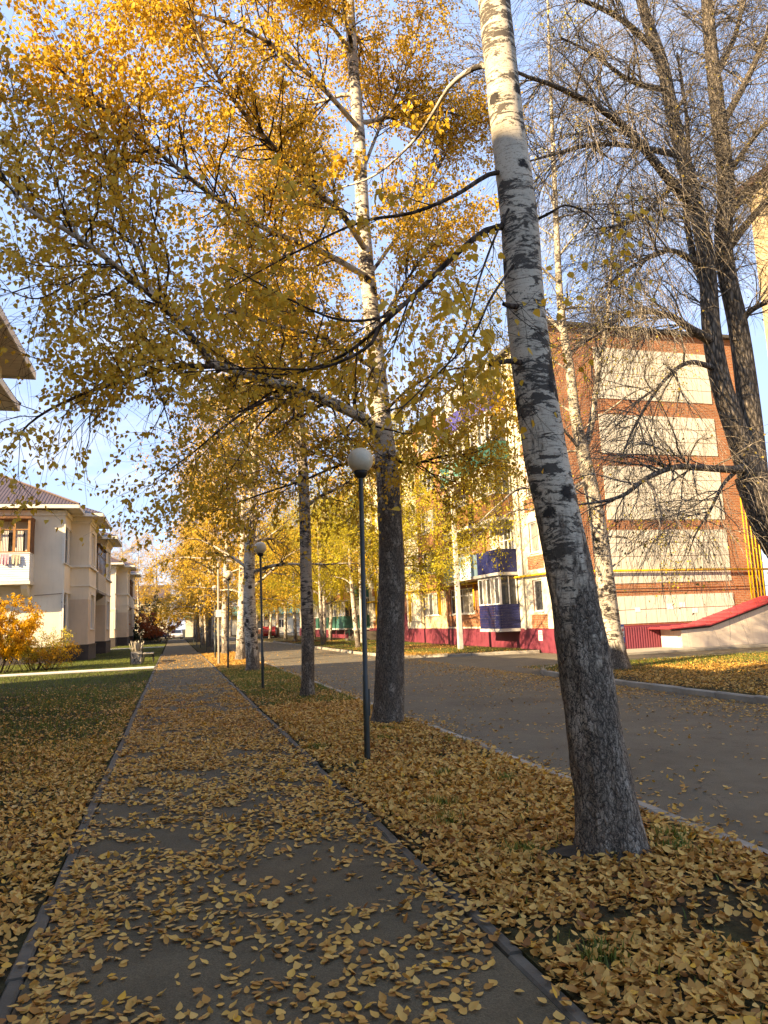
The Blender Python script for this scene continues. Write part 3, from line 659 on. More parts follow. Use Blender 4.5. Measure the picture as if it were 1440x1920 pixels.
hA = house((-5.25, -9.0, 0), 31.6, [(3.0, 7.0), (24.0, 28.2)], 'two-storey house whose corrugated eave and plank soffit overhang the near lawn', boards=21.0)  # unseen rear end lengthened past the camera so its shadow covers the foreground
hB = house((HX, 42.7, 0), 20.0, [(2.4, 6.5), (13.5, 17.6)], 'cream two-storey house with a glazed wooden balcony and laundry on its end wall', 'cream houses along the footpath')
side_balcony(hB, 7.3, 12.7, M['siding_beige'], M['wood'])
hC = copy_tree(hB); hC.location = (HX, 79.2, 0); hC['label'] = 'farther cream two-storey house with no laundry, behind the first cream house'
end_balcony(hB)
# ------------------------------------------------------------------ brick apartment block on the right
def flat_balcony(root, y0, y1, z, front, frame='pvc', glazed=True, proj=1.0, board=True):
    """balcony on a wall facing -X (local x = 0)"""
    b = MB(); b.box(-proj-0.03, -0.004, y0-0.03, y1+0.03, z-0.14, z); b.build('balcony_slab', M['concrete_l'], root)
    if board:
        slat_panel(root, 'siding_board', 'x', -proj, -1, y0, y1, z+0.004, z+1.12, M[front], 0.12)
        slat_panel(root, 'siding_board', 'y', y0, -1, -proj, -0.006, z+0.004, z+1.12, M[front], 0.12)
    else:
        p = MB(); p.box(-proj, -proj+0.03, y0, y1, z+0.004, z+1.1); p.box(-proj+0.032, -0.006, y0, y0+0.03, z+0.004, z+1.1); p.box(-proj+0.032, -0.006, y1-0.03, y1, z+0.004, z+1.1)
        p.build('balcony_front', M[front], root)
    if glazed:
        f = MB(); n = 5; zt = z+2.42
        for i in range(n+1):
            u = y0+0.03+(y1-y0-0.06)*i/n; f.box(-proj, -proj+0.06, u-0.035, u+0.035, z+1.125, zt)
        f.box(-proj+0.003, -proj+0.057, y0+0.07, y1-0.07, zt-0.06, zt-0.001); f.box(-proj+0.003, -proj+0.057, y0+0.07, y1-0.07, z+1.126, z+1.18)
        for q in (0.0, 0.5, 0.97):
            xx = -proj+0.07+(proj-0.09)*q*0.9; f.box(xx, xx+0.05, y0+0.002, y0+0.052, z+1.126, zt)
        fr = f.build('glazing_frame', M[frame], root)
        for i in range(n):
            a = y0+0.03+(y1-y0-0.06)*i/n; c = y0+0.03+(y1-y0-0.06)*(i+1)/n
            g = MB(); g.box(-proj+0.02, -proj+0.03, a+0.036, c-0.036, z+1.13, zt-0.01); g.build('pane', M['glass_l' if (i+int(z)) % 2 else 'glass'], fr)
        g = MB(); g.box(-proj+0.07, -0.01, y0+0.02, y0+0.03, z+1.13, zt-0.01); g.build('pane', M['glass'], fr)
        t = MB(); t.box(-proj-0.06, -0.004, y0-0.06, y1+0.06, zt+0.002, zt+0.06); t.build('balcony_roof', M['tarpaper'], root)
def gas_run(root, pts, r=0.035, name='gas_pipe'):
    mb = MB()
    for a, b in zip(pts[:-1], pts[1:]): mb.tube(a, b, r, n=8)
    return mb.build(name, M['pipe'], root, True)
def apartment(loc, Ly, Wx, label, fronts, gable=True):
    root = tag(empty('apartment_building', loc), label, 'apartment building', 'brick apartment blocks beyond the road')
    zb, fh, nf = 0.95, 2.62, 5; zt = zb+fh*nf
    ops = []; wl_ = []; bal = []
    # columns along the facade (y0,y1,kind)
    cols = []
    y = 1.65
    pattern = [('n', 0.85), ('b', 0), ('w', 2.2), ('w', 2.6)]
    base = [(1.75, 2.6, 'n'), (4.0, 6.4, 'b'), (9.3, 12.9, 'w'), (14.7, 17.6, 'w')]
    k = 0; period = 19.6
    while True:
        done = True
        for (a, b, kd) in base:
            a2, b2 = a+k*period, b+k*period
            if b2 < Ly-0.6: cols.append((a2, b2, kd)); done = False
        k += 1
        if done: break
    for fl in range(nf):
        z0 = zb+fh*fl
        for ci, (a, b, kd) in enumerate(cols):
            if kd == 'b':
                o = (a+0.5, b-0.5, z0+0.25, z0+2.25); ops.append(o); wl_.append((*o, 3, 0.7))
            elif kd == 'n':
                o = (a, b, z0+0.75, z0+2.15); ops.append(o); wl_.append((*o, 1, None))
            else:
                o = (a, b, z0+0.80, z0+2.2); ops.append(o); wl_.append((*o, 4, None if ci % 2 else 0.72))
    def zone(u, z):
        v = u % period
        if v < 3.6: return 1 if (v < 1.4 or v > 2.9) else (0 if ((z-zb) % fh) < 0.62 else 1)
        if 3.6 <= v < 6.9: return 1
        if v > 13.6 and v < 18.2 and z < zb+2.2: return 2
        if v > 18.3: return 1
        return 0
    zs = [zb+fh*f+0.62 for f in range(nf)]+[zb+fh*f for f in range(nf)]+[zb+2.2]
    us = []
    for q in range(6): us += [q*period+v for v in (0, 1.4, 2.9, 3.6, 6.9, 13.6, 18.2, 18.3)]
    w = MB(); wall(w, 'x', 0.0, -1, 0, Ly, zb, zt, ops, 0.14, (us, zs, zone))
    wall(w, 'y', 0.0, -1, 0, Wx, zb, zt+0.15); wall(w, 'y', Ly, 1, 0, Wx, zb, zt+0.15); wall(w, 'x', Wx, 1, 0, Ly, zb, zt+0.15)
    w.build('wall', [M['brick'], M['plaster'], M['brick_y']], root)
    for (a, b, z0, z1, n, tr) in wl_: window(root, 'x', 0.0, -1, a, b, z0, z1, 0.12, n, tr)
    pl = MB(); pl.box(-0.05, Wx+0.05, -0.05, Ly+0.05, -0.4, zb-0.002); pl.build('plinth', M['maroon'], root)
    rf = MB(); rf.box(-0.28, Wx+0.25, -0.25, Ly+0.25, zt+0.152, zt+0.30); rf.build('roof', M['tarpaper'], root)
    par = MB(); par.box(0.0, Wx, 0.012, Ly, zt+0.0, zt+0.149); par.build('parapet', M['brick'], root)
    for fl in range(nf):
        s = MB(); s.box(-0.02, -0.002, 7.0, 13.5, zb+fh*fl-0.12, zb+fh*fl+0.08); s.build('floor_band', M['plaster'], root)
    bi = 0
    for ci, (a, b, kd) in enumerate(cols):
        if kd != 'b': continue
        for fl in range(nf):
            fr = fronts[bi % len(fronts)]; bi += 1
            flat_balcony(root, a, b, zb+fh*fl+0.02, fr, glazed=(bi % 4 != 2), board=(fl < 1))
    return root
fronts1 = ['blue_siding', 'blue_siding', 'wood', 'dgreen', 'purple', 'lightblue']
apt = apartment((15.6, 27.2, 0), 21.0, 10.4, 'red brick apartment block with pale tiled panels on its gable wall', fronts1)
# further balconies between the brick windows
for (z, fr, y0, y1) in ((3.60, 'lightblue', 7.0, 11.2), (6.22, 'wood', 7.1, 11.0), (8.84, 'teal', 7.4, 11.0), (11.46, 'purple', 7.4, 11.0)):
    flat_balcony(apt, y0, y1, z, fr, glazed=(z > 8), board=False)
# gable: pale tiles in five bands, each tile a piece
for (z0, z1, rows) in ((10.95, 13.35, 4), (8.45, 10.25, 3), (5.50, 7.90, 4), (2.72, 5.06, 4), (1.0, 2.20, 2)):
    nc = 12; tw = 6.15/nc; th = (z1-z0)/rows
    t = MB(); g_ = 0.013; t.box(g_, tw-g_, -0.030, -0.002, g_, th-g_); me = t.mesh('wall_tile', M['panel'])
    for r in range(rows):
        for c in range(nc):
            o = link_mesh('wall_tile', me, apt, (2.42+c*tw, random.uniform(-0.003, 0.003), z0+r*th))
for (x, z, s) in ((5.0, 1.55, 0.34), (5.65, 1.62, 0.30), (3.4, 1.5, 0.26), (6.3, 1.36, 0.28)):
    n_ = MB(); n_.box(x, x+s, -0.042, -0.036, z, z+s*0.75); n_.build('paper_notice', M['paper'], apt)
sg = MB(); sg.box(-0.062, -0.052, 1.9, 2.25, 0.42, 0.86); s_ = sg.build('wall_plate', M['signwhite'], apt)
for k in range(4):
    q = MB(); q.box(-0.066, -0.0625, 1.93, 2.20-0.04*(k % 2), 0.50+k*0.09, 0.53+k*0.09); q.build('print_line', M['signink'], s_)
gas_run(apt, [(-0.16, 20.9, 3.42), (-0.16, -0.16, 3.30), (10.6, -0.16, 3.20)], 0.05)
gas_run(apt, [(0.2, -0.10, 2.50), (10.5, -0.10, 2.44)], 0.018, 'cable').data.materials[0] = M['black']
for i, x in enumerate((9.42, 9.60, 9.80, 9.98, 10.16)):
    gas_run(apt, [(x, -0.17, 1.3+0.1*i), (x, -0.17, 6.6+0.35*i if i < 4 else 5.2)], 0.022)
gas_run(apt, [(9.50, -0.14, 1.5), (9.50, -0.14, 2.9), (9.62, -0.14, 2.9)], 0.028)
for yy, z0, z1 in ((14.2, 1.75, 9.8), (14.45, 1.75, 7.2), (20.3, 1.3, 3.4), (20.0, 1.4, 3.4), (9.05, 1.9, 3.3)):
    gas_run(apt, [(-0.14, yy, z0), (-0.14, yy, z1)], 0.045)
dsp = MB(); dsp.tube((-0.10, 20.75, 0.9), (-0.10, 20.75, 13.9), 0.05); dsp.tube((-0.10, 3.35, 0.9), (-0.10, 3.35, 13.9), 0.05); dsp.build('downpipe', M['white_trim'], apt)
apt2 = apartment((16.1, 56.5, 0), 40.0, 11.0, 'farther brick apartment block with green balconies and a yellow gas pipe', ['dgreen', 'dgreen', 'wood', 'teal', 'dgreen', 'maroon', 'teal'])
gas_run(apt2, [(-0.16, 0.2, 3.1), (-0.16, 39.0, 3.45)], 0.06)
for yy in (1.2, 13.9, 18.8, 33.5): gas_run(apt2, [(-0.15, yy, 1.2), (-0.15, yy, 11.0)], 0.10)
for y0, fr in ((13.4, 'dgreen'), (22.3, 'dgreen'), (17.4, 'teal'), (9.4, 'teal')): flat_balcony(apt2, y0, y0+3.4, 0.97, fr, board=False)
# entrance stair with rails in front of the farther block
st = tag(empty('entrance_stair', (15.2, 57.6, 0.02)), 'dark entrance steps with metal rails at the farther brick block', 'stairs')
for k in range(4):
    s = MB(); s.box(-1.6+0.3*k, -1.3+0.3*k if k < 3 else 0.8, 0, 1.6, 0, 0.18*(k+1)); s.build('step', M['concrete_d'], st)
for yy in (0.05, 1.55):
    r = MB(); r.tube((-1.6, yy, 0.0), (-1.6, yy, 1.0), 0.02); r.tube((-1.6, yy, 1.0), (-0.4, yy, 1.7), 0.02); r.tube((-0.4, yy, 1.7), (0.8, yy, 1.7), 0.02); r.tube((-0.4, yy, 0.7), (-0.4, yy, 1.7), 0.02); r.tube((-1.6, yy, 0.6), (-0.4, yy, 1.3), 0.015)
    r.build('handrail', M['dgreen'], st)
# tall tan brick building beyond the bare tree
tw = tag(empty('tall_brick_building', (30.0, 4.0, 0)), 'tall tan brick building with a brown overhanging eave behind the bare tree', 'apartment building')
opsT = []
for fl in range(8):
    for k in range(6): opsT.append((2.2+k*4.1, 3.9+k*4.1, 1.9+fl*2.8, 3.4+fl*2.8))
w = MB(); wall(w, 'x', 0, -1, 0, 25.4, 0, 23.6, opsT); wall(w, 'y', 25.4, 1, 0, 12, 0, 23.6); wall(w, 'y', 0, -1, 0, 12, 0, 23.6); wall(w, 'x', 12, 1, 0, 25.4, 0, 23.6); w.build('wall', M['tanbrick'], tw)
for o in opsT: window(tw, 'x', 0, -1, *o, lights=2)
for yy in (24.2, 20.0):
    p = MB(); p.box(-0.22, -0.004, yy, yy+0.5, 0, 23.55); p.build('pilaster', M['tanbrick'], tw)
e = MB(); e.box(-0.75, 12.7, -0.7, 26.1, 23.602, 23.95); e.build('roof', M['eave_brown'], tw)

# ------------------------------------------------------------------ cellar entrance with red roof, corrugated skirting
sh = tag(empty('cellar_entrance', (20.0, 26.95, -0.1)), 'low pale cellar entrance with a sloping red metal roof against the gable wall', 'shed')
x1 = 5.35
pf = [(0, 0), (x1, 0), (x1, 1.98), (1.35, 0.93), (0.0, 0.86)]
b = MB(); b.prism(pf, 'y', -1.35, -0.012); b.build('wall', M['shedwall'], sh)
b = MB(); b.prism([(x1-0.02, 0.05), (x1+0.02, 0.05), (x1+0.02, 1.75), (x1-0.02, 1.75)], 'y', -1.2, -0.3); b.build('door', M['plinth_dark'], sh)
b = MB(); b.prism([(-0.62, 0.86), (-0.62, 0.90), (1.36, 0.995), (x1+0.10, 2.09), (x1+0.10, 2.045), (1.36, 0.945)], 'y', -1.52, 0.0); rf = b.build('roof', M['red_roof'], sh)
for k in range(11):
    xa = -0.55+k*0.55; f = lambda x: 0.90+(x+0.62)*0.048 if x < 1.36 else 0.995+(x-1.36)*(1.095/4.09)
    s = MB(); s.box(-0.012, 0.012, -1.50, -0.02, 0.0, 0.03); o = s.build('seam', M['red_roof'], rf); o.location = (xa, 0, f(xa)+0.001)
b = MB(); b.prism([(-0.55, 0.77), (-0.55, 0.859), (1.36, 0.944), (x1, 2.0), (x1, 1.90), (1.37, 0.85)], 'y', -1.375, -1.352); b.build('fascia', M['plinth_dark'], sh)
sk = tag(empty('corrugated_skirting', (17.6, 27.0, -0.1)), 'maroon corrugated metal skirting at the foot of the gable wall', 'skirting')
me = MB(); me.prism([(0, 0), (0.05, 0), (0.06, -0.025), (0.11, -0.025), (0.12, 0), (0.121, 0.01), (0.0, 0.01)], 'z', 0.0, 0.98); mm = me.mesh('corrugated_strip', M['maroon'])
for k in range(21): link_mesh('corrugated_strip', mm, sk, (-0.05+k*0.121, -0.0, 0))
# maroon fence between the two blocks
fe = tag(empty('sheet_fence', (16.0, 49.2, 0)), 'maroon sheet fence between the two brick blocks', 'fence')
mm2 = MB(); mm2.prism([(0, 0), (0, 0.14), (-0.03, 0.16), (-0.03, 0.24), (0, 0.26), (0.01, 0.26), (0.01, 0)], 'z', 0.02, 2.0); m2 = mm2.mesh('fence_sheet', M['maroon'])
for k in range(27): link_mesh('fence_sheet', m2, fe, (0, k*0.26, 0))

# ------------------------------------------------------------------ street lamps
def lamp(loc, label, group='globe lamps along the footpath', lean=(0, 0)):
    r = tag(empty('street_lamp', loc), label, 'street lamp', group); r.rotation_euler = (lean[0], lean[1], 0)
    p = MB(); p.lathe([(0.036, -0.05), (0.036, 0.55), (0.0365, 0.95), (0.030, 0.955), (0.029, 3.30)], n=14); p.build('pole', M['pole'], r, True)
    d = MB(); d.box(0.02, 0.04, -0.03, 0.03, 0.5, 0.8); d.build('hatch', M['pole'], r)
    c = MB(); c.lathe([(0.03, 3.28), (0.065, 3.30), (0.085, 3.34), (0.085, 3.375), (0.05, 3.38)], n=16); c.build('collar', M['black'], r, True)
    R = 0.155; g = MB(); g.lathe([(R*math.sin(t), 3.50-R*math.cos(t)) for t in np.linspace(0.5, math.pi-0.001, 18)], n=28); gl = g.build('globe', M['globe'], r, True)
    return r
lamp((2.13, 8.33, 0.02), 'globe street lamp on a dark green pole beside the dark-stemmed birch', lean=(0, 0.012))
lamp((2.12, 18.4, 0.02), 'globe street lamp standing on the grass just past the slender birch', lean=(0, -0.004))
lamp((1.95, 28.0, 0.02), 'globe street lamp at the sunlit edge of the footpath, by the white birches', lean=(0, 0.014))
for y in (38.0, 48.0, 58.0, 68.0, 78.0): lamp((2.02, y, 0.02), 'small far globe street lamp on a dark pole between distant birches')

# grey steel post between the far lamps, white concrete utility pole, info sign
pp = tag(empty('utility_pole', (13.6, 33.9, 0.0)), 'white concrete utility pole in front of the brick facade', 'pole')
m_ = MB(); m_.prism([(-0.10, -0.09), (0.10, -0.09), (0.10, 0.09), (-0.10, 0.09)], 'z', -0.2, 0.5); m_.v = [(v[0], v[1], v[2]) for v in m_.v]
m_ = MB(); n = len(m_.v)
for z, wd in ((-0.2, 0.125), (9.2, 0.085)):
    m_.v += [(-wd, -wd*0.9, z), (wd, -wd*0.9, z), (wd, wd*0.9, z), (-wd, wd*0.9, z)]
for i in range(4): m_.f.append((i, (i+1) % 4, 4+(i+1) % 4, 4+i)); m_.m.append(0)
m_.f.append((4, 5, 6, 7)); m_.m.append(0); bevel(m_.build('shaft', M['concrete_l'], pp), 0.02)
a_ = MB(); a_.box(-0.7, 0.7, -0.04, 0.04, 8.6, 8.7); a_.build('crossarm', M['concrete'], pp)
for xx in (-0.6, 0.6):
    i_ = MB(); i_.lathe([(0.03, 8.7), (0.05, 8.78), (0.03, 8.82), (0.045, 8.88), (0.01, 8.92)], (xx, 0, 0), 10); i_.build('insulator', M['siding'], pp)
pp2 = copy_tree(pp); pp2.location = (13.06, 51.3, 0); pp2['label'] = 'white concrete pole among the far birches near the entrance steps'
ps = tag(empty('steel_post', (1.85, 32.0, 0.0)), 'slim grey steel post beside the far globe lamp', 'post')
m_ = MB(); m_.lathe([(0.045, -0.05), (0.045, 4.3), (0.02, 4.32)], n=12); m_.build('pole', M['concrete'], ps, True)
m_ = MB(); m_.box(-0.12, 0.12, -0.06, -0.045, 2.0, 2.3); m_.build('plate', M['signwhite'], ps)
sg = tag(empty('information_sign', (13.3, 19.8, 0.0)), 'small blue information sign on a dark post at the foot of the leaning birch', 'sign', None); sg.rotation_euler = (0, 0, 0.45)
m_ = MB(); m_.box(-0.022, 0.022, -0.022, 0.022, -0.1, 0.75); m_.build('post', M['black'], sg)
m_ = MB(); m_.box(-0.10, 0.10, -0.035, -0.024, 0.60, 1.17); bd = m_.build('board', M['signblue'], sg)
m_ = MB(); m_.box(-0.07, 0.07, -0.041, -0.0365, 0.78, 1.10); m_.build('print_panel', M['signwhite'], bd)
m_ = MB(); m_.lathe([(0.001, -0.003), (0.042, -0.003), (0.042, 0.003), (0.001, 0.003)], n=14); o = m_.build('red_emblem', M['signred'], bd); o.rotation_euler = (math.pi/2, 0, 0); o.location = (0.0, -0.0455, 1.0)
m_ = MB(); m_.box(-0.045, 0.045, -0.0445, -0.0415, 0.82, 0.86); m_.box(-0.045, 0.02, -0.0445, -0.0415, 0.88, 0.90); m_.build('print_line', M['signink'], bd)

# ------------------------------------------------------------------ bench and planter by the footpath
be = tag(empty('park_bench', (-1.15, 37.6, 0.0)), 'park bench with pale grey slats and black iron legs by the footpath', 'bench')
for k in range(5):
    m_ = MB(); m_.box(-0.24+k*0.1, -0.16+k*0.1, -0.75, 0.75, 0.44, 0.475); m_.build('seat_slat', M['wood_grey'], be)
for k in range(2):
    m_ = MB(); m_.box(-0.36-0.03*k, -0.33-0.03*k, -0.75, 0.75, 0.6+0.15*k, 0.7+0.15*k); m_.build('back_slat', M['wood_grey'], be)
for yy in (-0.6, 0.6):
    for xx in (-0.2, 0.2):
        m_ = MB(); m_.tube((xx*1.2, yy, 0), (xx, yy, 0.44), 0.022); m_.build('leg', M['black'], be)
    m_ = MB(); m_.tube((-0.24, yy, 0.4), (-0.40, yy, 0.86), 0.018); m_.tube((-0.24, yy, 0.43), (0.24, yy, 0.43), 0.018); m_.build('iron_frame', M['black'], be)
pl = tag(empty('planter', (-1.62, 35.7, 0.0)), 'square pale planter with black wrought-iron scrolls and dried flowers on the lawn', 'planter')
m_ = MB(); m_.prism([(-0.20, 0.05), (0.20, 0.05), (0.25, 0.60), (-0.25, 0.60)], 'y', -0.22, 0.22); bx_ = bevel(m_.build('box', M['concrete'], pl), 0.015)
for s in (-1, 1):
    m_ = MB(); t_ = np.linspace(0, 4.4, 16)
    pts = [(s*(0.02+0.15*min(1, a/2.2)-0.05*max(0, a-2.6)), -0.237, 0.08+0.20*a if a < 2.2 else 0.52-0.03*(a-2.2)) for a in t_]
    for a, b in zip(pts[:-1], pts[1:]): m_.tube(a, b, 0.013, n=6)
    m_.tube((s*0.16, -0.237, 0.1), (0, -0.237, 0.34), 0.012, n=6)
    m_.build('scroll', M['black'], pl)
for xx in (-0.2, 0.2):
    for yy in (-0.2, 0.2):
        m_ = MB(); m_.tube((xx*1.2, yy*1.1, 0), (xx*1.28, yy*1.15, 0.62), 0.015, n=6); m_.build('leg', M['black'], pl)
V = []; T = []
for k in range(90):
    a = random.uniform(0, 6.28); r = random.uniform(0, 0.2); p = np.array([r*math.cos(a), r*math.sin(a), 0.58]); q = p+np.array([r*0.8*math.cos(a), r*0.8*math.sin(a), random.uniform(0.15, 0.5)]); d = np.array([-math.sin(a), math.cos(a), 0])*0.035
    n = len(V); V += [p, q-d*0.9, q+d, q+np.array([0, 0, 0.06])]; T += [(n, n+1, n+2), (n+1, n+3, n+2)]
me = np_mesh('dried_flowers', V, None, T, M['wood_grey']); tag(link_mesh('dried_flowers', me, pl), kind='stuff')

# ------------------------------------------------------------------ parked cars far off, buildings closing the street
def car(loc, rz, paint, label):
    r = tag(empty('parked_car', loc, rz), label, 'car', 'cars parked far down the street')
    pm = worn('car_paint', paint, 0.05, 2.0, 0.25, 0.0, 40, 0, 0, 0.6)
    prof = [(-2.05, 0.32), (2.05, 0.32), (2.1, 0.62), (1.95, 0.82), (1.05, 0.95), (0.45, 1.42), (-1.0, 1.46), (-1.75, 1.02), (-2.08, 0.95), (-2.12, 0.6)]
    b = MB(); b.prism(prof, 'y', -0.85, 0.85); bevel(b.build('body', pm, r), 0.08, 3)
    g = MB(); g.prism([(0.98, 0.97), (0.42, 1.38), (-0.98, 1.42), (-1.6, 1.02)], 'y', -0.865, 0.865); g.build('side_window', M['glass'], r)
    g = MB(); g.quad((1.10, -0.7, 0.97), (1.10, 0.7, 0.97), (0.52, 0.62, 1.40), (0.52, -0.62, 1.40)); g.build('windscreen', M['glass'], r)
    for x in (-1.3, 1.3):
        for y in (-0.78, 0.78):
            w_ = MB(); w_.tube((x, y-0.1, 0.31), (x, y+0.1, 0.31), 0.31, n=16); o = w_.build('wheel', M['black'], r)
            q = MB(); q.tube((x, y-0.105, 0.31), (x, y+0.105, 0.31), 0.18, n=12); q.build('rim', M['concrete'], o)
    for y in (-0.6, 0.6):
        q = MB(); q.box(2.06, 2.13, y-0.2, y+0.2, 0.62, 0.78); q.build('headlight', M['siding'], r)
    return r
car((0.4, 116.0, -0.1), -1.5, (0.62, 0.62, 0.62), 'white car parked at the far end of the footpath')
car((-2.2, 119.0, -0.1), 0.1, (0.03, 0.035, 0.07), 'dark blue car parked at the far end of the footpath')
car((11.2, 90.0, -0.1), 1.4, (0.30, 0.02, 0.02), 'dark red car parked beyond the road among the far birches')
fb = tag(empty('low_shop', (2.0, 132.0, 0)), 'low white shop with a green roof closing the far end of the road', 'shop')
ops = [(2+3.4*k, 4.2+3.4*k, 0.9, 2.4) for k in range(7)]
w = MB(); wall(w, 'y', 0, -1, 0, 26, 0, 3.4, ops, 0.15, ([6.6, 7.4, 14, 15], [], lambda u, z: 1 if (6.6 < u < 7.4 or 8.5 < u < 15) else 0)); w.build('wall', [M['plaster'], M['brick']], fb)
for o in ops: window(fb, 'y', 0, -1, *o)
r = MB(); r.prism([(-0.6, 3.3), (-0.6, 3.45), (4.5, 5.0), (9.6, 3.45), (9.6, 3.3)], 'x', -0.5, 26.5); r.build('roof', M['teal'], fb)
fb2 = tag(empty('pale_building', (-34.0, 134.0, 0)), 'pale far building behind the red shrub at the end of the footpath', 'building')
ops = [(1.5+3.0*k, 3.0+3.0*k, 1.2+3*f, 2.8+3*f) for k in range(10) for f in range(2)]
w = MB(); wall(w, 'y', 0, -1, 0, 33, 0, 6.8, ops); w.build('wall', M['plaster'], fb2)
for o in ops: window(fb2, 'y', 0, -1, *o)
r = MB(); r.prism([(-0.6, 6.7), (-0.6, 6.85), (5, 9.5), (10.6, 6.85), (10.6, 6.7)], 'x', -0.5, 33.5); r.build('roof', M['roof'], fb2)
# ------------------------------------------------------------------ tree kit (numpy)
def nrm(a): return a/np.maximum(np.linalg.norm(a, axis=-1, keepdims=True), 1e-9)
def _h(i, j, k, s):
    n = (i*374761393+j*668265263+k*2147483647+s*1274126177) & 0xffffffff
    n = ((n ^ (n >> 13))*1274126177) & 0xffffffff
    return ((n ^ (n >> 16)) & 0xffff)/65535.0
def vnoise(p, seed=0):
    p = np.asarray(p, float); i = np.floor(p).astype(np.int64); f = p-i; f = f*f*(3-2*f); r = 0
    for a in (0, 1):
        for b in (0, 1):
            for c in (0, 1):
                w = (f[..., 0] if a else 1-f[..., 0])*(f[..., 1] if b else 1-f[..., 1])*(f[..., 2] if c else 1-f[..., 2])
                r = r+w*_h(i[..., 0]+a, i[..., 1]+b, i[..., 2]+c, seed)
    return r
class Wood:
    def __init__(s): s.V = []; s.F = []; s.n = 0
    def add(s, P, R, sides):
        P = np.asarray(P, float); R = np.asarray(R, float)
        if P.ndim == 2: P = P[None]; R = R[None]
        N, K, _ = P.shape
        T = nrm(np.gradient(P, axis=1)); mt = nrm(P[:, -1]-P[:, 0])
        ref = np.where(np.abs(mt[:, 2:3]) > 0.8, np.array([[1.0, 0.1, 0]]), np.array([[0.05, 0.1, 1.0]]))
        A = nrm(np.cross(T, ref[:, None, :])); Bv = np.cross(T, A)
        w = np.arange(sides)*2*np.pi/sides
        V = P[:, :, None, :]+R[:, :, None, None]*(A[:, :, None, :]*np.cos(w)[None, None, :, None]+Bv[:, :, None, :]*np.sin(w)[None, None, :, None])
        q = np.arange(N)[:, None, None]*(K*sides)+np.arange(K-1)[None, :, None]*sides
        j = np.arange(sides)[None, None, :]; j2 = (j+1) % sides
        F = np.stack([q+j, q+j2, q+sides+j2, q+sides+j], -1).reshape(-1, 4)+s.n
        s.V.append(V.reshape(-1, 3)); s.F.append(F); s.n += N*K*sides
    def mesh(s, name, base, m, smooth=True):
        return np_mesh(name, np.concatenate(s.V)-np.asarray(base), np.concatenate(s.F), None, m, smooth)
def smooth_line(pts, rad, n):
    pts = np.asarray(pts, float); rad = np.asarray(rad, float); k = len(pts)
    t = np.concatenate([[0], np.cumsum(np.linalg.norm(np.diff(pts, axis=0), axis=1))]); tt = np.linspace(0, t[-1], n)
    m = np.zeros_like(pts); m[1:-1] = (pts[2:]-pts[:-2])/(t[2:]-t[:-2])[:, None]; m[0] = (pts[1]-pts[0])/(t[1]-t[0]); m[-1] = (pts[-1]-pts[-2])/(t[-1]-t[-2])
    i = np.clip(np.searchsorted(t, tt, side='right')-1, 0, k-2); h = (t[i+1]-t[i]); u = (tt-t[i])/h; u_ = u[:, None]; h_ = h[:, None]
    P = (2*u_**3-3*u_**2+1)*pts[i]+(u_**3-2*u_**2+u_)*h_*m[i]+(-2*u_**3+3*u_**2)*pts[i+1]+(u_**3-u_**2)*h_*m[i+1]
    return P, np.interp(tt, t, rad)
def grow(P0, D0, L, K, grav, wander, rg):
    N = len(P0); P = np.empty((N, K, 3)); P[:, 0] = P0; D = nrm(D0); st = (np.asarray(L)/(K-1))[:, None]
    for k in range(1, K):
        P[:, k] = P[:, k-1]+D*st
        D = nrm(D+rg.normal(0, wander, (N, 3))+np.array([0, 0, -1.0])*(np.asarray(grav)[:, None] if np.ndim(grav) else grav))
    return P
def spawn(P, R, n, s0, s1, a0, a1, rg, wexp=1.0):
    N, K, _ = P.shape
    L = np.linalg.norm(np.diff(P, axis=1), axis=2).sum(1); w = L**wexp; w /= w.sum()
    i = rg.choice(N, n, p=w); s = rg.uniform(s0, s1, n)*(K-1); k = np.minimum(s.astype(int), K-2); f = (s-k)[:, None]
    pos = P[i, k]*(1-f)+P[i, k+1]*f; tan = nrm(P[i, k+1]-P[i, k]); r = R[i, k]*(1-f[:, 0])+R[i, k+1]*f[:, 0]
    q = nrm(np.cross(tan, rg.normal(size=(n, 3)))); a = rg.uniform(a0, a1, n)[:, None]
    return pos, tan*np.cos(a)+q*np.sin(a), r, L[i], s/(K-1)
LEAF6 = np.array([(0, 0, 0), (0.40, 0.24, 0.07), (0.27, 0.62, 0.05), (0, 1.0, -0.03), (-0.27, 0.62, 0.05), (-0.40, 0.24, 0.07)]); LEAF6T = np.array([(0, 1, 2), (0, 2, 3), (0, 3, 4), (0, 4, 5)])
LEAF4 = np.array([(0, 0, 0), (0.40, 0.36, 0.06), (0, 1.0, 0), (-0.40, 0.36, 0.06)]); LEAF4T = np.array([(0, 1, 2), (0, 2, 3)])
def leaf_arrays(pos, axis, size, rg, tpl=LEAF6, flat=None):
    n = len(pos); Y = nrm(axis); X = nrm(np.cross(Y, rg.normal(size=(n, 3)) if flat is None else flat)); Z = np.cross(X, Y)
    return pos[:, None, :]+size[:, None, None]*(X[:, None, :]*tpl[None, :, 0:1]+Y[:, None, :]*tpl[None, :, 1:2]+Z[:, None, :]*tpl[None, :, 2:3])
def leaves_mesh(name, pos, axis, size, rg, m, base, tpl=LEAF6, tri=LEAF6T, flat=None, rnd=None):
    V = leaf_arrays(pos, axis, size, rg, tpl, flat); n, k = V.shape[:2]
    F = (np.arange(n)[:, None, None]*k+tri[None]).reshape(-1, 3)
    r = rg.random(n) if rnd is None else rnd
    return np_mesh(name, V.reshape(-1, 3)-np.asarray(base), None, F, m, True, {'rnd': np.repeat(r, k)})
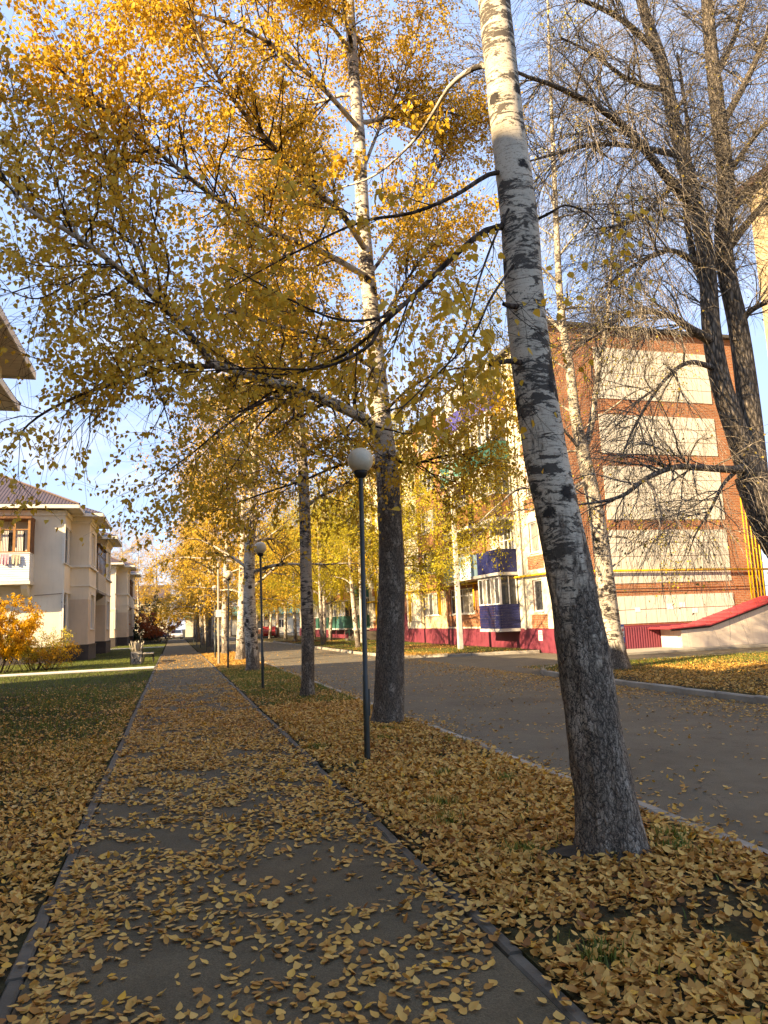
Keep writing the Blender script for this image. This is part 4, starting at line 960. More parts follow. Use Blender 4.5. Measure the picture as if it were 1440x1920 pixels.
def leaf_spots(P, n, rg, s0=0.1, s1=1.0, spread=0.035, wexp=1.0):
    pos, d, _, _, _ = spawn(P, np.zeros(P.shape[:2]), n, s0, s1, 0.5, 1.4, rg, wexp)
    pos = pos+rg.normal(0, spread, (n, 3)); ax = nrm(d*0.5+rg.normal(0, 0.5, (n, 3))+np.array([0, 0, -0.75]))
    return pos, ax
def trunk_part(root, name, pts, rad, m, base, sides=40, rings=260, rough=0.012, flare=0.3, hi=2.2, seed=1):
    P, R = smooth_line(pts, rad, rings); T = nrm(np.gradient(P, axis=0)); A = nrm(np.cross(T, np.array([0.02, 1.0, 0.05]))); Bv = np.cross(T, A)
    w = np.arange(sides)*2*np.pi/sides; hz = (P[:, 2]-base[2])[:, None]
    rr = R[:, None]*(1+flare*np.exp(-np.maximum(hz, 0)/0.16)*(1+0.45*np.sin(w*3+1.3)[None]+0.3*np.sin(w*5+seed)[None]))
    V = P[:, None]+rr[..., None]*(A[:, None]*np.cos(w)[None, :, None]+Bv[:, None]*np.sin(w)[None, :, None])
    D = A[:, None]*np.cos(w)[None, :, None]+Bv[:, None]*np.sin(w)[None, :, None]
    q = V-np.asarray(base); fade = 1/(1+np.exp((hz-hi)*2.5))
    n1 = vnoise(q*np.array([26, 26, 6.0]), seed); n2 = vnoise(q*np.array([11, 11, 2.6]), seed+3); n3 = vnoise(q*np.array([5, 5, 9.0]), seed+5)
    ridge = (1-np.abs(2*n2-1))*0.6+(1-np.abs(2*n1-1))*0.4-0.6
    d = rough*1.5*ridge*(0.12+fade)+0.006*(n3-0.5)*R[:, None]/0.15
    V = V+D*d[..., None]
    i = np.arange(rings-1)[:, None]*sides; j = np.arange(sides)[None]; j2 = (j+1) % sides
    F = np.stack([i+j, i+j2, i+sides+j2, i+sides+j], -1).reshape(-1, 4)
    return link_mesh(name, np_mesh(name, V.reshape(-1, 3)-np.asarray(base), F, None, m, True), root), P, R
def limb_part(root, pts, rad, m, base, n=22, sides=9, name='limb'):
    P, R = smooth_line(pts, rad, n); w = Wood(); w.add(P, R, sides)
    link_mesh(name, w.mesh(name, base, m), root); return P, R
def pad(Ps, Rs, K=22):
    return np.stack([smooth_line(p, r, K)[0] for p, r in zip(Ps, Rs)]), np.stack([smooth_line(p, r, K)[1] for p, r in zip(Ps, Rs)])
def PX(*t): return [atY(x, y, Y) for (x, y, Y) in t]
def depth_of(p): return float((np.asarray(p)-np.array([0, 0, CAMH]))@_f)
def foliage(root, base, limbsP, limbsR, rg, n2, n3, nleaf, twig_m, leaf_m, l2=(0.5, 1.3), l3=(0.35, 0.8), grav3=0.10, size=(0.045, 0.072), tpl='6', grav2=0.015, ang=(0.5, 1.1), keep=None, bare_twigs=False, s0=0.15, single=0, r3=0.0032, wand3=0.14):
    """branchlets and twigs on given limbs, then leaves along the twigs"""
    w = Wood()
    pos, d, r, Lp, s = spawn(limbsP, limbsR, n2, s0, 0.99, ang[0], ang[1], rg, 0.9)
    L = rg.uniform(*l2, n2)*(1.15-0.55*s); P2 = grow(pos, d+np.array([0, 0, 0.12]), L, 8, grav2, 0.16, rg)
    R2 = np.clip(r*0.45, 0.004, 0.022)[:, None]*np.linspace(1, 0.35, 8)[None]
    w.add(P2, R2, 4)
    Pm = np.concatenate([P2]); Rm = R2
    pos, d, r, Lp, s = spawn(Pm, Rm, n3, 0.1, 1.0, 0.3, 0.95, rg, 1.0)
    L = rg.uniform(*l3, n3); P3 = grow(pos, d, L, 6, grav3, wand3, rg)
    R3 = np.clip(r*0.6, 0.0018, r3)[:, None]*np.linspace(1, 0.5, 6)[None]
    w.add(P3, R3, 3)
    tw = tag(link_mesh('twigs', w.mesh('twigs', base, twig_m), root), kind='stuff')
    if nleaf:
        pos, ax = leaf_spots(P3, nleaf, rg)
        if keep is not None:
            k = keep(pos, rg); pos, ax = pos[k], ax[k]
        sz = rg.uniform(*size, len(pos)); rnd = np.clip(0.75*vnoise(pos*1.3, 7)+0.35*rg.random(len(pos))-0.02, 0, 1)
        t, f = (LEAF6, LEAF6T) if tpl == '6' else (LEAF4, LEAF4T)
        if single:
            dx = pos-np.array([0, 0, CAMH]); z = dx@_f; u = FPX*(dx@_r)/np.maximum(z, .1); v = FPX*(dx@_u)/np.maximum(z, .1)
            sc = np.where((z > 0.5) & (abs(u) < 700) & (abs(v) < 930), sz/np.maximum(z, 0.5), 0); o = np.argsort(-sc); a, b = o[:single], o[single:]
        else: a, b = None, np.arange(len(pos))
        cr = tag(link_mesh('crown', leaves_mesh('crown', pos[b], ax[b], sz[b], rg, leaf_m, base, t, f, None, rnd[b]), root), kind='stuff')
        if a is not None:
            lib = []
            for q in range(8): lib.append(np_mesh('leaf', LEAF6*np.array([1, 1, rg.uniform(0.5, 2)]), None, LEAF6T, leaf_m, True, {'rnd': np.full(6, rg.uniform(0.15, 0.9))}))
            for q, i in enumerate(a):
                o_ = link_mesh('leaf', lib[q % 8], cr); Yv = nrm(ax[i]); Xv = nrm(np.cross(Yv, rg.normal(size=3))); Zv = np.cross(Xv, Yv); s_ = sz[i]; p = pos[i]-np.asarray(base)
                o_.matrix_basis = Matrix(((Xv[0]*s_, Yv[0]*s_, Zv[0]*s_, p[0]), (Xv[1]*s_, Yv[1]*s_, Zv[1]*s_, p[1]), (Xv[2]*s_, Yv[2]*s_, Zv[2]*s_, p[2]), (0, 0, 0, 1)))
    return P3
def auto_limbs(P, R, rg, n, f0, f1, length, rise=(0.6, 1.0), K=14, grav=0.02, toward=None, rs=0.42):
    k = (np.linspace(f0, f1, n)+rg.uniform(-0.02, 0.02, n)).clip(0.05, 0.985)*(len(P)-1); i = k.astype(int)
    az = np.arange(n)*2.399+rg.uniform(-0.5, 0.5, n); el = rg.uniform(*rise, n)
    D = np.stack([np.cos(az)*np.cos(el), np.sin(az)*np.cos(el), np.sin(el)], 1)
    if toward is not None: D = nrm(D+np.asarray(toward)[None])
    L = length*(1.12-0.85*(k/(len(P)-1)))*rg.uniform(0.75, 1.15, n); L = np.maximum(L, 0.7)
    LP = grow(P[i], D, L, K, grav, 0.07, rg); LR = np.minimum(R[i]*rs, 0.011+0.016*L)[:, None]*np.linspace(1, 0.18, K)[None]
    return LP, LR
def birch(base, h, r0, seed, label, group=None, leaf='leaf_gold', bark='bark3', twig='twig', nl=26, ll=3.2, n2=260, n3=1500, nleaf=14000, size=(0.055, 0.085), lean=(0, 0), f0=0.28, pts=None, rad=None, tpl='4', name='birch_tree', rise=(0.5, 1.05), grav3=0.14, l3=(0.4, 0.9), sides=18, rings=70, l2=(0.6, 1.5), toward=None):
    rg = np.random.default_rng(seed); base = np.asarray(base, float)
    root = tag(empty(name, tuple(base)), label, 'tree', group)
    if pts is None:
        z = np.linspace(-0.1, h, 9); b1, b2 = rg.normal(0, 0.10, 2), rg.normal(0, 0.10, 2)
        pts = [base+np.array([lean[0]*q+b1[0]*math.sin(q*0.55)+0*b2[0], lean[1]*q+b1[1]*math.sin(q*0.45), q]) for q in z]
        rad = [r0*(1-q/h)**0.9+0.012 if q > 0 else r0 for q in z]
    _, P, R = trunk_part(root, 'trunk', pts, rad, M[bark], base, sides, rings, 0.008, 0.22, 1.0, seed)
    LP, LR = auto_limbs(P, R, rg, nl, f0, 0.97, ll, rise, toward=toward)
    w = Wood(); 
    for i in range(nl):
        wi = Wood(); wi.add(LP[i], LR[i], 6); link_mesh('limb', wi.mesh('limb', base, M['bark_thin' if LR[i, 0] > 0.02 else twig]), root)
    foliage(root, base, LP, LR, rg, n2, n3, nleaf, M[twig], M[leaf], l2=l2, l3=l3, grav3=grav3, size=size, tpl=tpl)
    return root

def near_limb(u, v, pts=((712, 815), (640, 765), (550, 727), (480, 706), (390, 680), (290, 560), (220, 500), (130, 435)), w=15):
    m = np.zeros(len(u), bool)
    for (x0, y0), (x1, y1) in zip(pts[:-1], pts[1:]):
        L2_ = (x1-x0)**2+(y1-y0)**2; t = np.clip(((u-x0)*(x1-x0)+(v-y0)*(y1-y0))/L2_, 0, 1); m |= np.hypot(u-x0-t*(x1-x0), v-y0-t*(y1-y0)) < w
    return m
# ------------------------------------------------------------------ the leaning birch beside the footpath
B1 = np.array([*atY(1147, 1588, 4.57)[:2], 0.02])
rgA = np.random.default_rng(101)
t1 = tag(empty('birch_tree', tuple(B1)), 'large leaning birch with fissured grey foot beside the kerb, white bark above', 'tree', 'birches along the verge')
row = [(1147, 1592, 112), (1135, 1500, 106), (1122, 1423, 102), (1099, 1262, 95), (1073, 1100, 84), (1053, 1000, 82), (1032, 900, 80), (1014, 800, 79), (997, 680, 75), (984, 560, 71), (973, 408, 69), (951, 233, 62), (926, 0, 59), (900, -250, 52), (870, -560, 44), (835, -950, 34)]
pts = [atY(x, y, 4.57) for x, y, w in row]; rad = [w/2/FPX*depth_of(p) for p, (x, y, w) in zip(pts, row)]
pts[0] = pts[0]-np.array([0, 0, 0.08])
pts += [pts[-1]+np.array([-0.2, 0.1, 1.5]), pts[-1]+np.array([-0.35, 0.3, 3.4])]; rad += [0.055, 0.02]
_, P1, R1 = trunk_part(t1, 'trunk', pts, rad, M['bark1'], B1, 72, 560, 0.018, 0.24, 2.2, 4)
so = MB(); nn = 26
rimv = [(B1[0]-0.10+(0.40+0.10*math.sin(3*a+1)+0.05*math.sin(7*a))*math.cos(a), B1[1]-0.03+(0.27+0.07*math.sin(4*a+2))*math.sin(a), 0.026) for a in np.linspace(0, 2*math.pi, nn, endpoint=False)]
for i in range(nn):
    a, b = rimv[i], rimv[(i+1) % nn]; so.tri(a, b, (B1[0], B1[1], 0.075))
tag(so.build('bare_soil', M['soil_bare'], None, True), kind='structure')
lim = []
def L1(spec, r0, r1, mat_='twig'):
    p = PX(*spec); lim.append(limb_part(t1, p, np.linspace(r0, r1, len(p)), M[mat_], B1, 22, 8))
L1([(958, 425, 4.6), (915, 430, 4.55), (860, 472, 4.6), (785, 545, 4.8), (712, 612, 5.0), (640, 668, 5.3), (540, 702, 5.6), (430, 690, 5.9)], 0.027, 0.006)
L1([(945, 322, 4.6), (915, 328, 4.5), (850, 368, 4.4), (770, 400, 4.4), (680, 415, 4.5), (560, 470, 4.6), (430, 540, 4.8)], 0.020, 0.004)
L1([(930, 128, 4.6), (895, 125, 4.8), (845, 160, 5.1), (812, 212, 5.4), (775, 265, 5.7), (700, 330, 6.0), (610, 360, 6.3)], 0.026, 0.006, 'bark_thin')
L1([(712, 612, 5.0), (690, 650, 5.0), (600, 690, 5.0), (480, 690, 5.1), (330, 700, 5.2)], 0.016, 0.004)
L1([(785, 545, 4.8), (730, 590, 4.7), (640, 600, 4.6), (540, 560, 4.5), (430, 500, 4.4)], 0.014, 0.004)
L1([(990, 420, 4.6), (1030, 400, 4.5), (1060, 385, 4.45), (1100, 400, 4.4), (1140, 440, 4.35)], 0.013, 0.003)
L1([(960, 380, 4.6), (930, 440, 4.2), (900, 520, 4.0), (870, 620, 3.9), (830, 700, 3.85)], 0.010, 0.003)
L1([(975, 480, 4.6), (920, 560, 4.2), (880, 640, 4.05), (800, 720, 4.0), (740, 780, 4.0)], 0.010, 0.003)
st_ = PX((985, 682, 4.55), (955, 677, 4.4), (918, 684, 4.25)); limb_part(t1, st_, [0.022, 0.019, 0.012], M['twig'], B1, 8, 8, 'dead_stub')
st_ = PX((985, 575, 4.55), (958, 574, 4.45), (944, 570, 4.4)); limb_part(t1, st_, [0.026, 0.02, 0.014], M['twig'], B1, 8, 8, 'dead_stub')
def clear1(pos, rg):
    d = pos-np.array([0, 0, CAMH]); z = d@_f; u = IW/2+FPX*(d@_r)/z; v = IH/2-FPX*(d@_u)/z
    tr = (np.abs(u-(985+0.17*(v-560))) < 75) & (v > 300)
    return (rg.random(len(pos)) < np.where(tr, 0.12, 0.9)*np.where(near_limb(u, v), 0.3, 1.0)) & ~((np.abs(u-690) < 62) & (np.abs(v-868) < 60))
LPa, LRa = pad([l[0] for l in lim], [l[1] for l in lim], 22)
foliage(t1, B1, LPa, LRa, rgA, 64, 340, 3000, M['twig'], M['leaf_gold'], l2=(0.35, 0.9), l3=(0.25, 0.6), size=(0.042, 0.064), single=150, ang=(0.4, 1.0), grav2=0.03, s0=0.3, keep=clear1)
# upper crown of the leaning birch (mostly above the frame)
LPu, LRu = auto_limbs(P1, R1, rgA, 22, 0.62, 0.97, 3.4, (0.5, 1.0))
for i in range(22):
    wi = Wood(); wi.add(LPu[i], LRu[i], 6); link_mesh('limb', wi.mesh('limb', B1, M['bark_thin']), t1)
foliage(t1, B1, LPu, LRu, rgA, 240, 1500, 9000, M['twig'], M['leaf_gold'], size=(0.05, 0.075), tpl='4')

# ------------------------------------------------------------------ the dark-stemmed birch behind the lamp, carrying the golden canopy
B2 = np.array([*atY(727, 1356, 11.14)[:2], 0.02]); rgB = np.random.default_rng(202)
t2 = tag(empty('birch_tree', tuple(B2)), 'golden birch with a dark furrowed stem behind the nearest globe lamp', 'tree', 'birches along the verge')
row = [(727, 1360, 57), (731, 1260, 53), (733, 1150, 50), (734, 1060, 46), (727, 900, 42), (714, 780, 38), (699, 610, 31), (688, 500, 27), (680, 400, 25), (673, 250, 22), (662, 120, 20), (655, 0, 18), (645, -180, 15), (630, -420, 11), (615, -700, 6)]
pts = [atY(x, y, 11.14) for x, y, w in row]; rad = [w/2/FPX*depth_of(p) for p, (x, y, w) in zip(pts, row)]; pts[0] = pts[0]-np.array([0, 0, 0.06])
_, P2t, R2t = trunk_part(t2, 'trunk', pts, rad, M['bark2'], B2, 56, 420, 0.022, 0.14, 4.2, 9)
lim = []
def L2(spec, r0, r1, mat_='bark_thin'):
    p = PX(*spec); lim.append(limb_part(t2, p, np.linspace(r0, r1, len(p)), M[mat_], B2, 24, 9))
L2([(712, 815, 11.1), (680, 785, 10.6), (620, 755, 10.0), (550, 727, 9.4), (480, 706, 8.9), (390, 680, 8.4)], 0.095, 0.055)
L2([(400, 684, 8.45), (350, 620, 8.1), (290, 560, 7.8), (220, 500, 7.5), (130, 435, 7.2), (50, 390, 7.0), (-10, 300, 6.9), (-60, 180, 6.8)], 0.042, 0.010)
L2([(400, 686, 8.4), (320, 690, 8.0), (230, 715, 7.7), (140, 745, 7.5), (60, 790, 7.4), (10, 850, 7.35)], 0.030, 0.006, 'twig')
L2([(560, 728, 9.4), (480, 760, 8.6), (420, 800, 8.1), (360, 850, 7.8), (290, 900, 7.6)], 0.022, 0.005, 'twig')
L2([(686, 470, 11.1), (640, 400, 10.4), (580, 345, 9.7), (510, 272, 9.1), (440, 190, 8.6), (385, 100, 8.2), (350, 0, 8.0)], 0.055, 0.012)
L2([(690, 520, 11.1), (600, 470, 10.2), (500, 430, 9.3), (390, 360, 8.4), (290, 280, 7.8), (180, 190, 7.4), (90, 110, 7.2)], 0.050, 0.010)
L2([(672, 240, 11.1), (600, 160, 10.3), (520, 90, 9.6), (420, 40, 8.9), (300, 10, 8.2), (180, -20, 7.7)], 0.045, 0.010)
L2([(660, 100, 11.1), (600, 20, 10.5), (520, -60, 9.8), (420, -110, 9.2)], 0.04, 0.012)
L2([(290, 560, 7.8), (230, 400, 7.7), (190, 280, 7.6), (150, 150, 7.5), (140, 40, 7.5)], 0.022, 0.006)
L2([(220, 500, 7.5), (150, 520, 7.1), (70, 560, 6.8), (0, 540, 6.6)], 0.014, 0.004, 'twig')
L2([(150, 450, 7.2), (100, 330, 7.2), (40, 220, 7.1), (10, 100, 7.0)], 0.016, 0.005)
L2([(700, 640, 11.1), (740, 560, 10.8), (800, 470, 10.4), (850, 380, 10.0)], 0.035, 0.008)
L2([(720, 850, 11.1), (770, 870, 10.3), (830, 855, 9.8), (900, 845, 9.4), (960, 800, 9.2)], 0.030, 0.006, 'twig')
L2([(712, 780, 11.1), (780, 720, 10.6), (860, 690, 10.2), (930, 700, 9.8)], 0.028, 0.006, 'twig')
L2([(690, 520, 11.1), (760, 420, 11.5), (830, 300, 11.8), (880, 170, 12.0)], 0.035, 0.009)
L2([(722, 880, 11.1), (650, 870, 10.4), (570, 900, 9.9), (480, 930, 9.5), (400, 960, 9.2)], 0.026, 0.006, 'twig')
L2([(700, 690, 11.1), (620, 640, 10.2), (520, 610, 9.5), (420, 580, 8.8), (320, 600, 8.2), (220, 640, 7.8)], 0.036, 0.008)
L2([(676, 330, 11.1), (720, 220, 11.3), (770, 110, 11.4), (800, -10, 11.5)], 0.032, 0.01)
LPa, LRa = pad([l[0] for l in lim], [l[1] for l in lim], 24)
LPu, LRu = auto_limbs(P2t, R2t, rgB, 22, 0.5, 0.97, 3.6, (0.4, 1.0), K=24)
for i in range(22):
    wi = Wood(); wi.add(LPu[i], LRu[i], 6); link_mesh('limb', wi.mesh('limb', B2, M['bark_thin']), t2)
LPx = np.concatenate([LPa, LPu]); LRx = np.concatenate([LRa, LRu])
def thin2(pos, rg):
    """clumps and gaps; thinner towards the hanging lower edge"""
    n = vnoise(pos*1.05, 31)*0.6+vnoise(pos*2.6, 37)*0.4
    d = pos-np.array([0, 0, CAMH]); z = d@_f; u = IW/2+FPX*(d@_r)/z; v = IH/2-FPX*(d@_u)/z
    ea = (u < 78) & (v > 520) & (v < 800)
    return (n > 0.34) & (rg.random(len(pos)) < np.where(ea, 0.2, 1.0)*np.where(near_limb(u, v), 0.4, 1.0)*np.where((v > 760) & (u < 640), 0.55, 1.0))
foliage(t2, B2, LPx, LRx, rgB, 1200, 9000, 165000, M['twig'], M['leaf_gold'], l2=(0.6, 1.5), l3=(0.35, 0.85), size=(0.038, 0.060), tpl='6', keep=thin2, single=150, ang=(0.45, 1.15), grav2=0.02, grav3=0.12)

# ------------------------------------------------------------------ slender birch and the row of birches down the verge
row = [(577, 1312, 24), (577, 1200, 24), (574, 1080, 22), (571, 950, 21), (566, 850, 19), (558, 740, 17), (550, 620, 14), (545, 480, 11), (540, 330, 8), (538, 180, 4)]
pts = [atY(x, y, 15.97) for x, y, w in row]; rad = [w/2/FPX*depth_of(p) for p, (x, y, w) in zip(pts, row)]; pts[0] = pts[0]-np.array([0, 0, 0.06])
B3 = np.array([*pts[0][:2], 0.02])
birch(B3, 14, 0.15, 33, 'slender birch with a speckled stem between two globe lamps', 'birches along the verge', pts=pts, rad=rad, nl=24, ll=3.6, n2=360, n3=2400, nleaf=17000, size=(0.055, 0.08), bark='bark4', f0=0.30, sides=24, rings=160)
birch((2.72, 26.4, 0.02), 15.5, 0.235, 41, 'stout white birch with black-speckled foot at the edge of the sunlit verge', 'birches along the verge', nl=30, ll=4.6, n2=520, n3=3200, nleaf=15000, lean=(0.004, 0.0), size=(0.055, 0.08), f0=0.22, rise=(0.2, 0.85), grav3=0.22, l3=(0.5, 1.2), sides=28, rings=120)
tb = birch((3.05, 35.5, 0.02), 15.0, 0.22, 43, 'white birch lit by the sun on its left side, leaning slightly towards the road', 'birches along the verge', nl=28, ll=4.6, n2=460, n3=2800, nleaf=15000, lean=(0.035, 0.01), size=(0.06, 0.09), f0=0.2, rise=(0.15, 0.8), grav3=0.24, l3=(0.6, 1.4), sides=20, rings=90)
tcb = birch((2.92, 43.9, 0.02), 14.5, 0.20, 47, 'thin sunlit white birch just past the slim steel post', 'birches along the verge', nl=26, ll=4.6, n2=380, n3=2300, nleaf=20000, lean=(0.02, 0.0), size=(0.07, 0.10), f0=0.18, rise=(0.1, 0.8), grav3=0.24, l3=(0.6, 1.4))
td = birch((2.9, 60.7, 0.02), 16, 0.32, 53, 'thick grey birch in shade far down the verge', 'birches along the verge', nl=26, ll=5.0, n2=340, n3=2000, nleaf=18000, bark='bark2', size=(0.08, 0.115), f0=0.18, rise=(0.1, 0.8), grav3=0.24, l3=(0.6, 1.4))
far_label = 'distant golden birch in the row along the verge'
for i, (x, y, src, sc, rz) in enumerate([(2.7, 52.0, tcb, 0.95, 1.2), (2.6, 69.0, tb, 0.9, 2.2), (3.1, 76.5, tcb, 1.0, 3.0), (2.6, 84.0, td, 0.8, 1.0), (2.9, 91.0, tb, 0.95, 4.0), (2.7, 99.0, tcb, 1.0, 5.0), (2.9, 107.0, td, 0.9, 2.4)]):
    c = copy_tree(src); c.location = (x, y, 0.02); c.rotation_euler = (0, 0, rz); c.scale = (sc,)*3; c['label'] = far_label; c['group'] = 'distant birches along the verge'
# birches beyond the road
tl = birch((11.05, 38.2, 0.02), 13.0, 0.17, 61, 'drooping yellow-green birch in front of the brick facade', 'birches beyond the road', leaf='leaf_lime', nl=34, ll=5.6, n2=620, n3=4600, nleaf=52000, size=(0.055, 0.085), f0=0.24, rise=(0.2, 0.75), grav3=0.24, l3=(0.6, 1.4), toward=(0.45, -0.5, 0))
tm = birch((10.6, 42.7, 0.02), 12.0, 0.15, 67, 'leaning white birch on the lawn near the utility pole', 'birches beyond the road', leaf='leaf_lime', nl=22, ll=3.2, n2=260, n3=1800, nleaf=13000, size=(0.07, 0.10), lean=(-0.06, 0.0), f0=0.3, grav3=0.2, l3=(0.5, 1.1))
for i, (x, y, src, sc, rz) in enumerate([(10.3, 52, tm, 0.95, 1.0), (11.4, 57, tl, 0.9, 2.0), (12.9, 62, tm, 1.0, 3.3), (10.6, 66, tl, 0.95, 4.2), (13.4, 72, tm, 1.05, 5.1), (11.0, 75, tl, 1.0, 0.7), (10.4, 83, tm, 1.0, 2.7), (12.3, 90, tl, 1.1, 3.9), (10.8, 100, tm, 1.1, 1.7), (13, 110, tl, 1.1, 5.5)]):
    c = copy_tree(src); c.location = (x, y, 0.02); c.rotation_euler = (0, 0, rz); c.scale = (sc,)*3; c['label'] = 'far birch in the sunlit group on the lawn beyond the road'; c['group'] = 'far birches beyond the road'
for i, (x, y, src, sc, rz) in enumerate([(-12, 116, td, 1.0, 1.0), (-7, 112, tb, 1.1, 2.0), (-2.6, 121, td, 0.9, 3.3), (-4.6, 108, tcb, 1.0, 2.9), (5.5, 126, tcb, 1.1, 4.2), (9, 123, tb, 1.0, 5.1), (16, 128, td, 1.0, 0.7), (-20, 120, tcb, 1.2, 0.3)]):
    c = copy_tree(src); c.location = (x, y, -0.1); c.rotation_euler = (0, 0, rz); c.scale = (sc,)*3; c['label'] = 'birch at the far end of the street, in front of the low buildings'; c['group'] = 'birches closing the street'

# ------------------------------------------------------------------ birch in front of the gable
row = [(1152, 1258, 62), (1143, 1180, 42), (1134, 1080, 33), (1121, 980, 30), (1106, 905, 28), (1092, 845, 24), (1078, 776, 20), (1069, 695, 17), (1058, 629, 15), (1050, 560, 13), (1044, 440, 11), (1038, 300, 8), (1032, 150, 6), (1026, -20, 3)]
pts = [atY(x, y, 17.8) for x, y, w in row]; rad = [w/2/FPX*depth_of(p) for p, (x, y, w) in zip(pts, row)]; pts[0] = pts[0]-np.array([0, 0, 0.1])
B5 = np.array([*atY(1152, 1255, 17.84)[:2], 0.02]); rg5 = np.random.default_rng(55)
t5 = tag(empty('birch_tree', tuple(B5)), 'nearly bare forked birch leaning in front of the tiled gable wall', 'tree', 'birches beyond the road')
_, P5, R5 = trunk_part(t5, 'trunk', pts, rad, M['bark3'], B5, 28, 220, 0.012, 0.10, 1.4, 12)
lim5 = []
for spec, r0, r1 in (([(1094, 850, 17.8), (1108, 800, 17.9), (1120, 710, 18.0), (1133, 640, 18.1), (1145, 520, 18.2), (1150, 380, 18.3)], 0.11, 0.03),
                     ([(1090, 845, 17.8), (1050, 800, 17.4), (1000, 770, 17.1), (960, 700, 16.9)], 0.05, 0.01),
                     ([(1100, 900, 17.8), (1040, 930, 17.2), (980, 915, 16.8), (930, 950, 16.5), (880, 1000, 16.3)], 0.05, 0.01),
                     ([(1125, 1005, 17.8), (1180, 1010, 17.4), (1240, 1040, 17.2), (1290, 1070, 17.0)], 0.035, 0.008),
                     ([(1133, 1075, 17.8), (1190, 1030, 17.5), (1250, 1000, 17.4), (1310, 1010, 17.3)], 0.03, 0.007),
                     ([(1085, 810, 17.8), (1140, 770, 17.4), (1200, 730, 17.2), (1260, 720, 17.0)], 0.03, 0.007)):
    p = PX(*spec); lim5.append(limb_part(t5, p, np.linspace(r0, r1, len(p)), M['bark_thin'], B5, 22, 8))
LPa, LRa = pad([l[0] for l in lim5], [l[1] for l in lim5], 22)
LPu, LRu = auto_limbs(P5, R5, rg5, 20, 0.42, 0.97, 3.2, (0.5, 1.0), K=22)
for i in range(20):
    wi = Wood(); wi.add(LPu[i], LRu[i], 6); link_mesh('limb', wi.mesh('limb', B5, M['bark_thin']), t5)
foliage(t5, B5, np.concatenate([LPa, LPu]), np.concatenate([LRa, LRu]), rg5, 300, 2000, 5600, M['twig_pale'], M['leaf_lime'], l2=(0.6, 1.5), l3=(0.4, 0.9), size=(0.05, 0.07), tpl='4')

lim5b = []
for spec, r0 in (([(1078, 776, 17.8), (1010, 740, 18.4), (940, 740, 19.0), (880, 790, 19.6), (840, 860, 20.0)], 0.035), ([(1092, 845, 17.8), (1020, 850, 18.6), (950, 860, 19.4), (890, 910, 20.0), (850, 980, 20.4)], 0.035),
                 ([(1100, 905, 17.8), (1030, 950, 18.4), (960, 960, 19.0), (900, 1000, 19.5), (860, 1060, 20.0)], 0.032), ([(1069, 695, 17.8), (1000, 660, 18.4), (930, 670, 19.0), (870, 720, 19.4)], 0.03), ([(1058, 629, 17.8), (1000, 560, 18.2), (930, 540, 18.6), (870, 590, 19.0)], 0.028)):
    p = PX(*spec); lim5b.append(limb_part(t5, p, np.linspace(r0, 0.007, len(p)), M['bark_thin'], B5, 22, 8))
LPa, LRa = pad([l[0] for l in lim5b], [l[1] for l in lim5b], 22)
foliage(t5, B5, LPa, LRa, rg5, 150, 1300, 15000, M['twig_pale'], M['leaf_lime'], l2=(0.6, 1.4), l3=(0.5, 1.1), size=(0.045, 0.065), tpl='4', grav3=0.2)

# ------------------------------------------------------------------ big bare tree at the right
BT = np.array([14.0, 13.0, 0.02]); rg6 = np.random.default_rng(66)
t6 = tag(empty('bare_tree', tuple(BT)), 'big nearly bare tree with twin dark stems and drooping twigs right of the gable birch', 'tree')
def rpx(row, Y):
    pts = [atY(x, y, Y) for x, y, w in row]; return pts, [w*0.8/2/FPX*depth_of(p) for p, (x, y, w) in zip(pts, row)]
p_, r_ = rpx([(1440, 975, 80), (1408, 890, 72)], 13.0)
_, P6, R6 = trunk_part(t6, 'trunk', [BT-np.array([0, 0, 0.1]), BT+np.array([-0.35, 0, 1.6])]+p_, [0.44, 0.40]+r_, M['bark_dark'], BT, 40, 200, 0.03, 0.25, 9, 21)
lim6 = []
def L6(row, Y, name='limb', m='bark_dark', n=26, s=10):
    p, r = rpx([q[:3] for q in row], Y); 
    for i, q in enumerate(row):
        if len(q) > 3: p[i] = atY(q[0], q[1], q[3]); r[i] = q[2]*0.85/2/FPX*depth_of(p[i])
    lim6.append(limb_part(t6, p, r, M[m], BT, n, s, name))
L6([(1415, 915, 60), (1388, 830, 52), (1352, 720, 46), (1334, 620, 42), (1330, 560, 40), (1322, 470, 38), (1300, 370, 34), (1265, 233, 30), (1241, 117, 27), (1212, 35, 24), (1178, -100, 20), (1140, -300, 12)], 13.0, 'stem', s=20, n=60)
L6([(1418, 915, 58), (1404, 760, 50), (1384, 612, 44), (1362, 508, 40), (1356, 440, 40), (1362, 350, 38), (1342, 175, 32), (1330, 58, 28), (1318, -120, 22), (1310, -320, 13)], 13.05, 'stem', s=20, n=60)
L6([(1300, 385, 24, 13.0), (1265, 350, 21, 12.6), (1183, 250, 17, 12.0), (1125, 204, 14, 11.5), (1037, 160, 10, 11.0), (973, 137, 7, 10.7), (900, 90, 3, 10.5)], 13)
L6([(1270, 290, 16, 13.0), (1183, 274, 11, 12.4), (1113, 271, 9, 12.0), (1043, 288, 7, 11.6), (990, 303, 4, 11.3)], 13)
L6([(1395, 878, 20, 12.9), (1372, 880, 17, 12.6), (1310, 877, 14, 12.0), (1265, 876, 13, 11.6), (1210, 898, 11, 11.3), (1170, 928, 9, 11.1), (1130, 940, 7, 11.0), (1086, 946, 4, 10.9)], 13)
L6([(1378, 885, 10, 12.8), (1355, 910, 8, 12.5), (1330, 960, 6, 12.3), (1305, 1000, 4, 12.1), (1290, 1040, 2, 12.0)], 13)
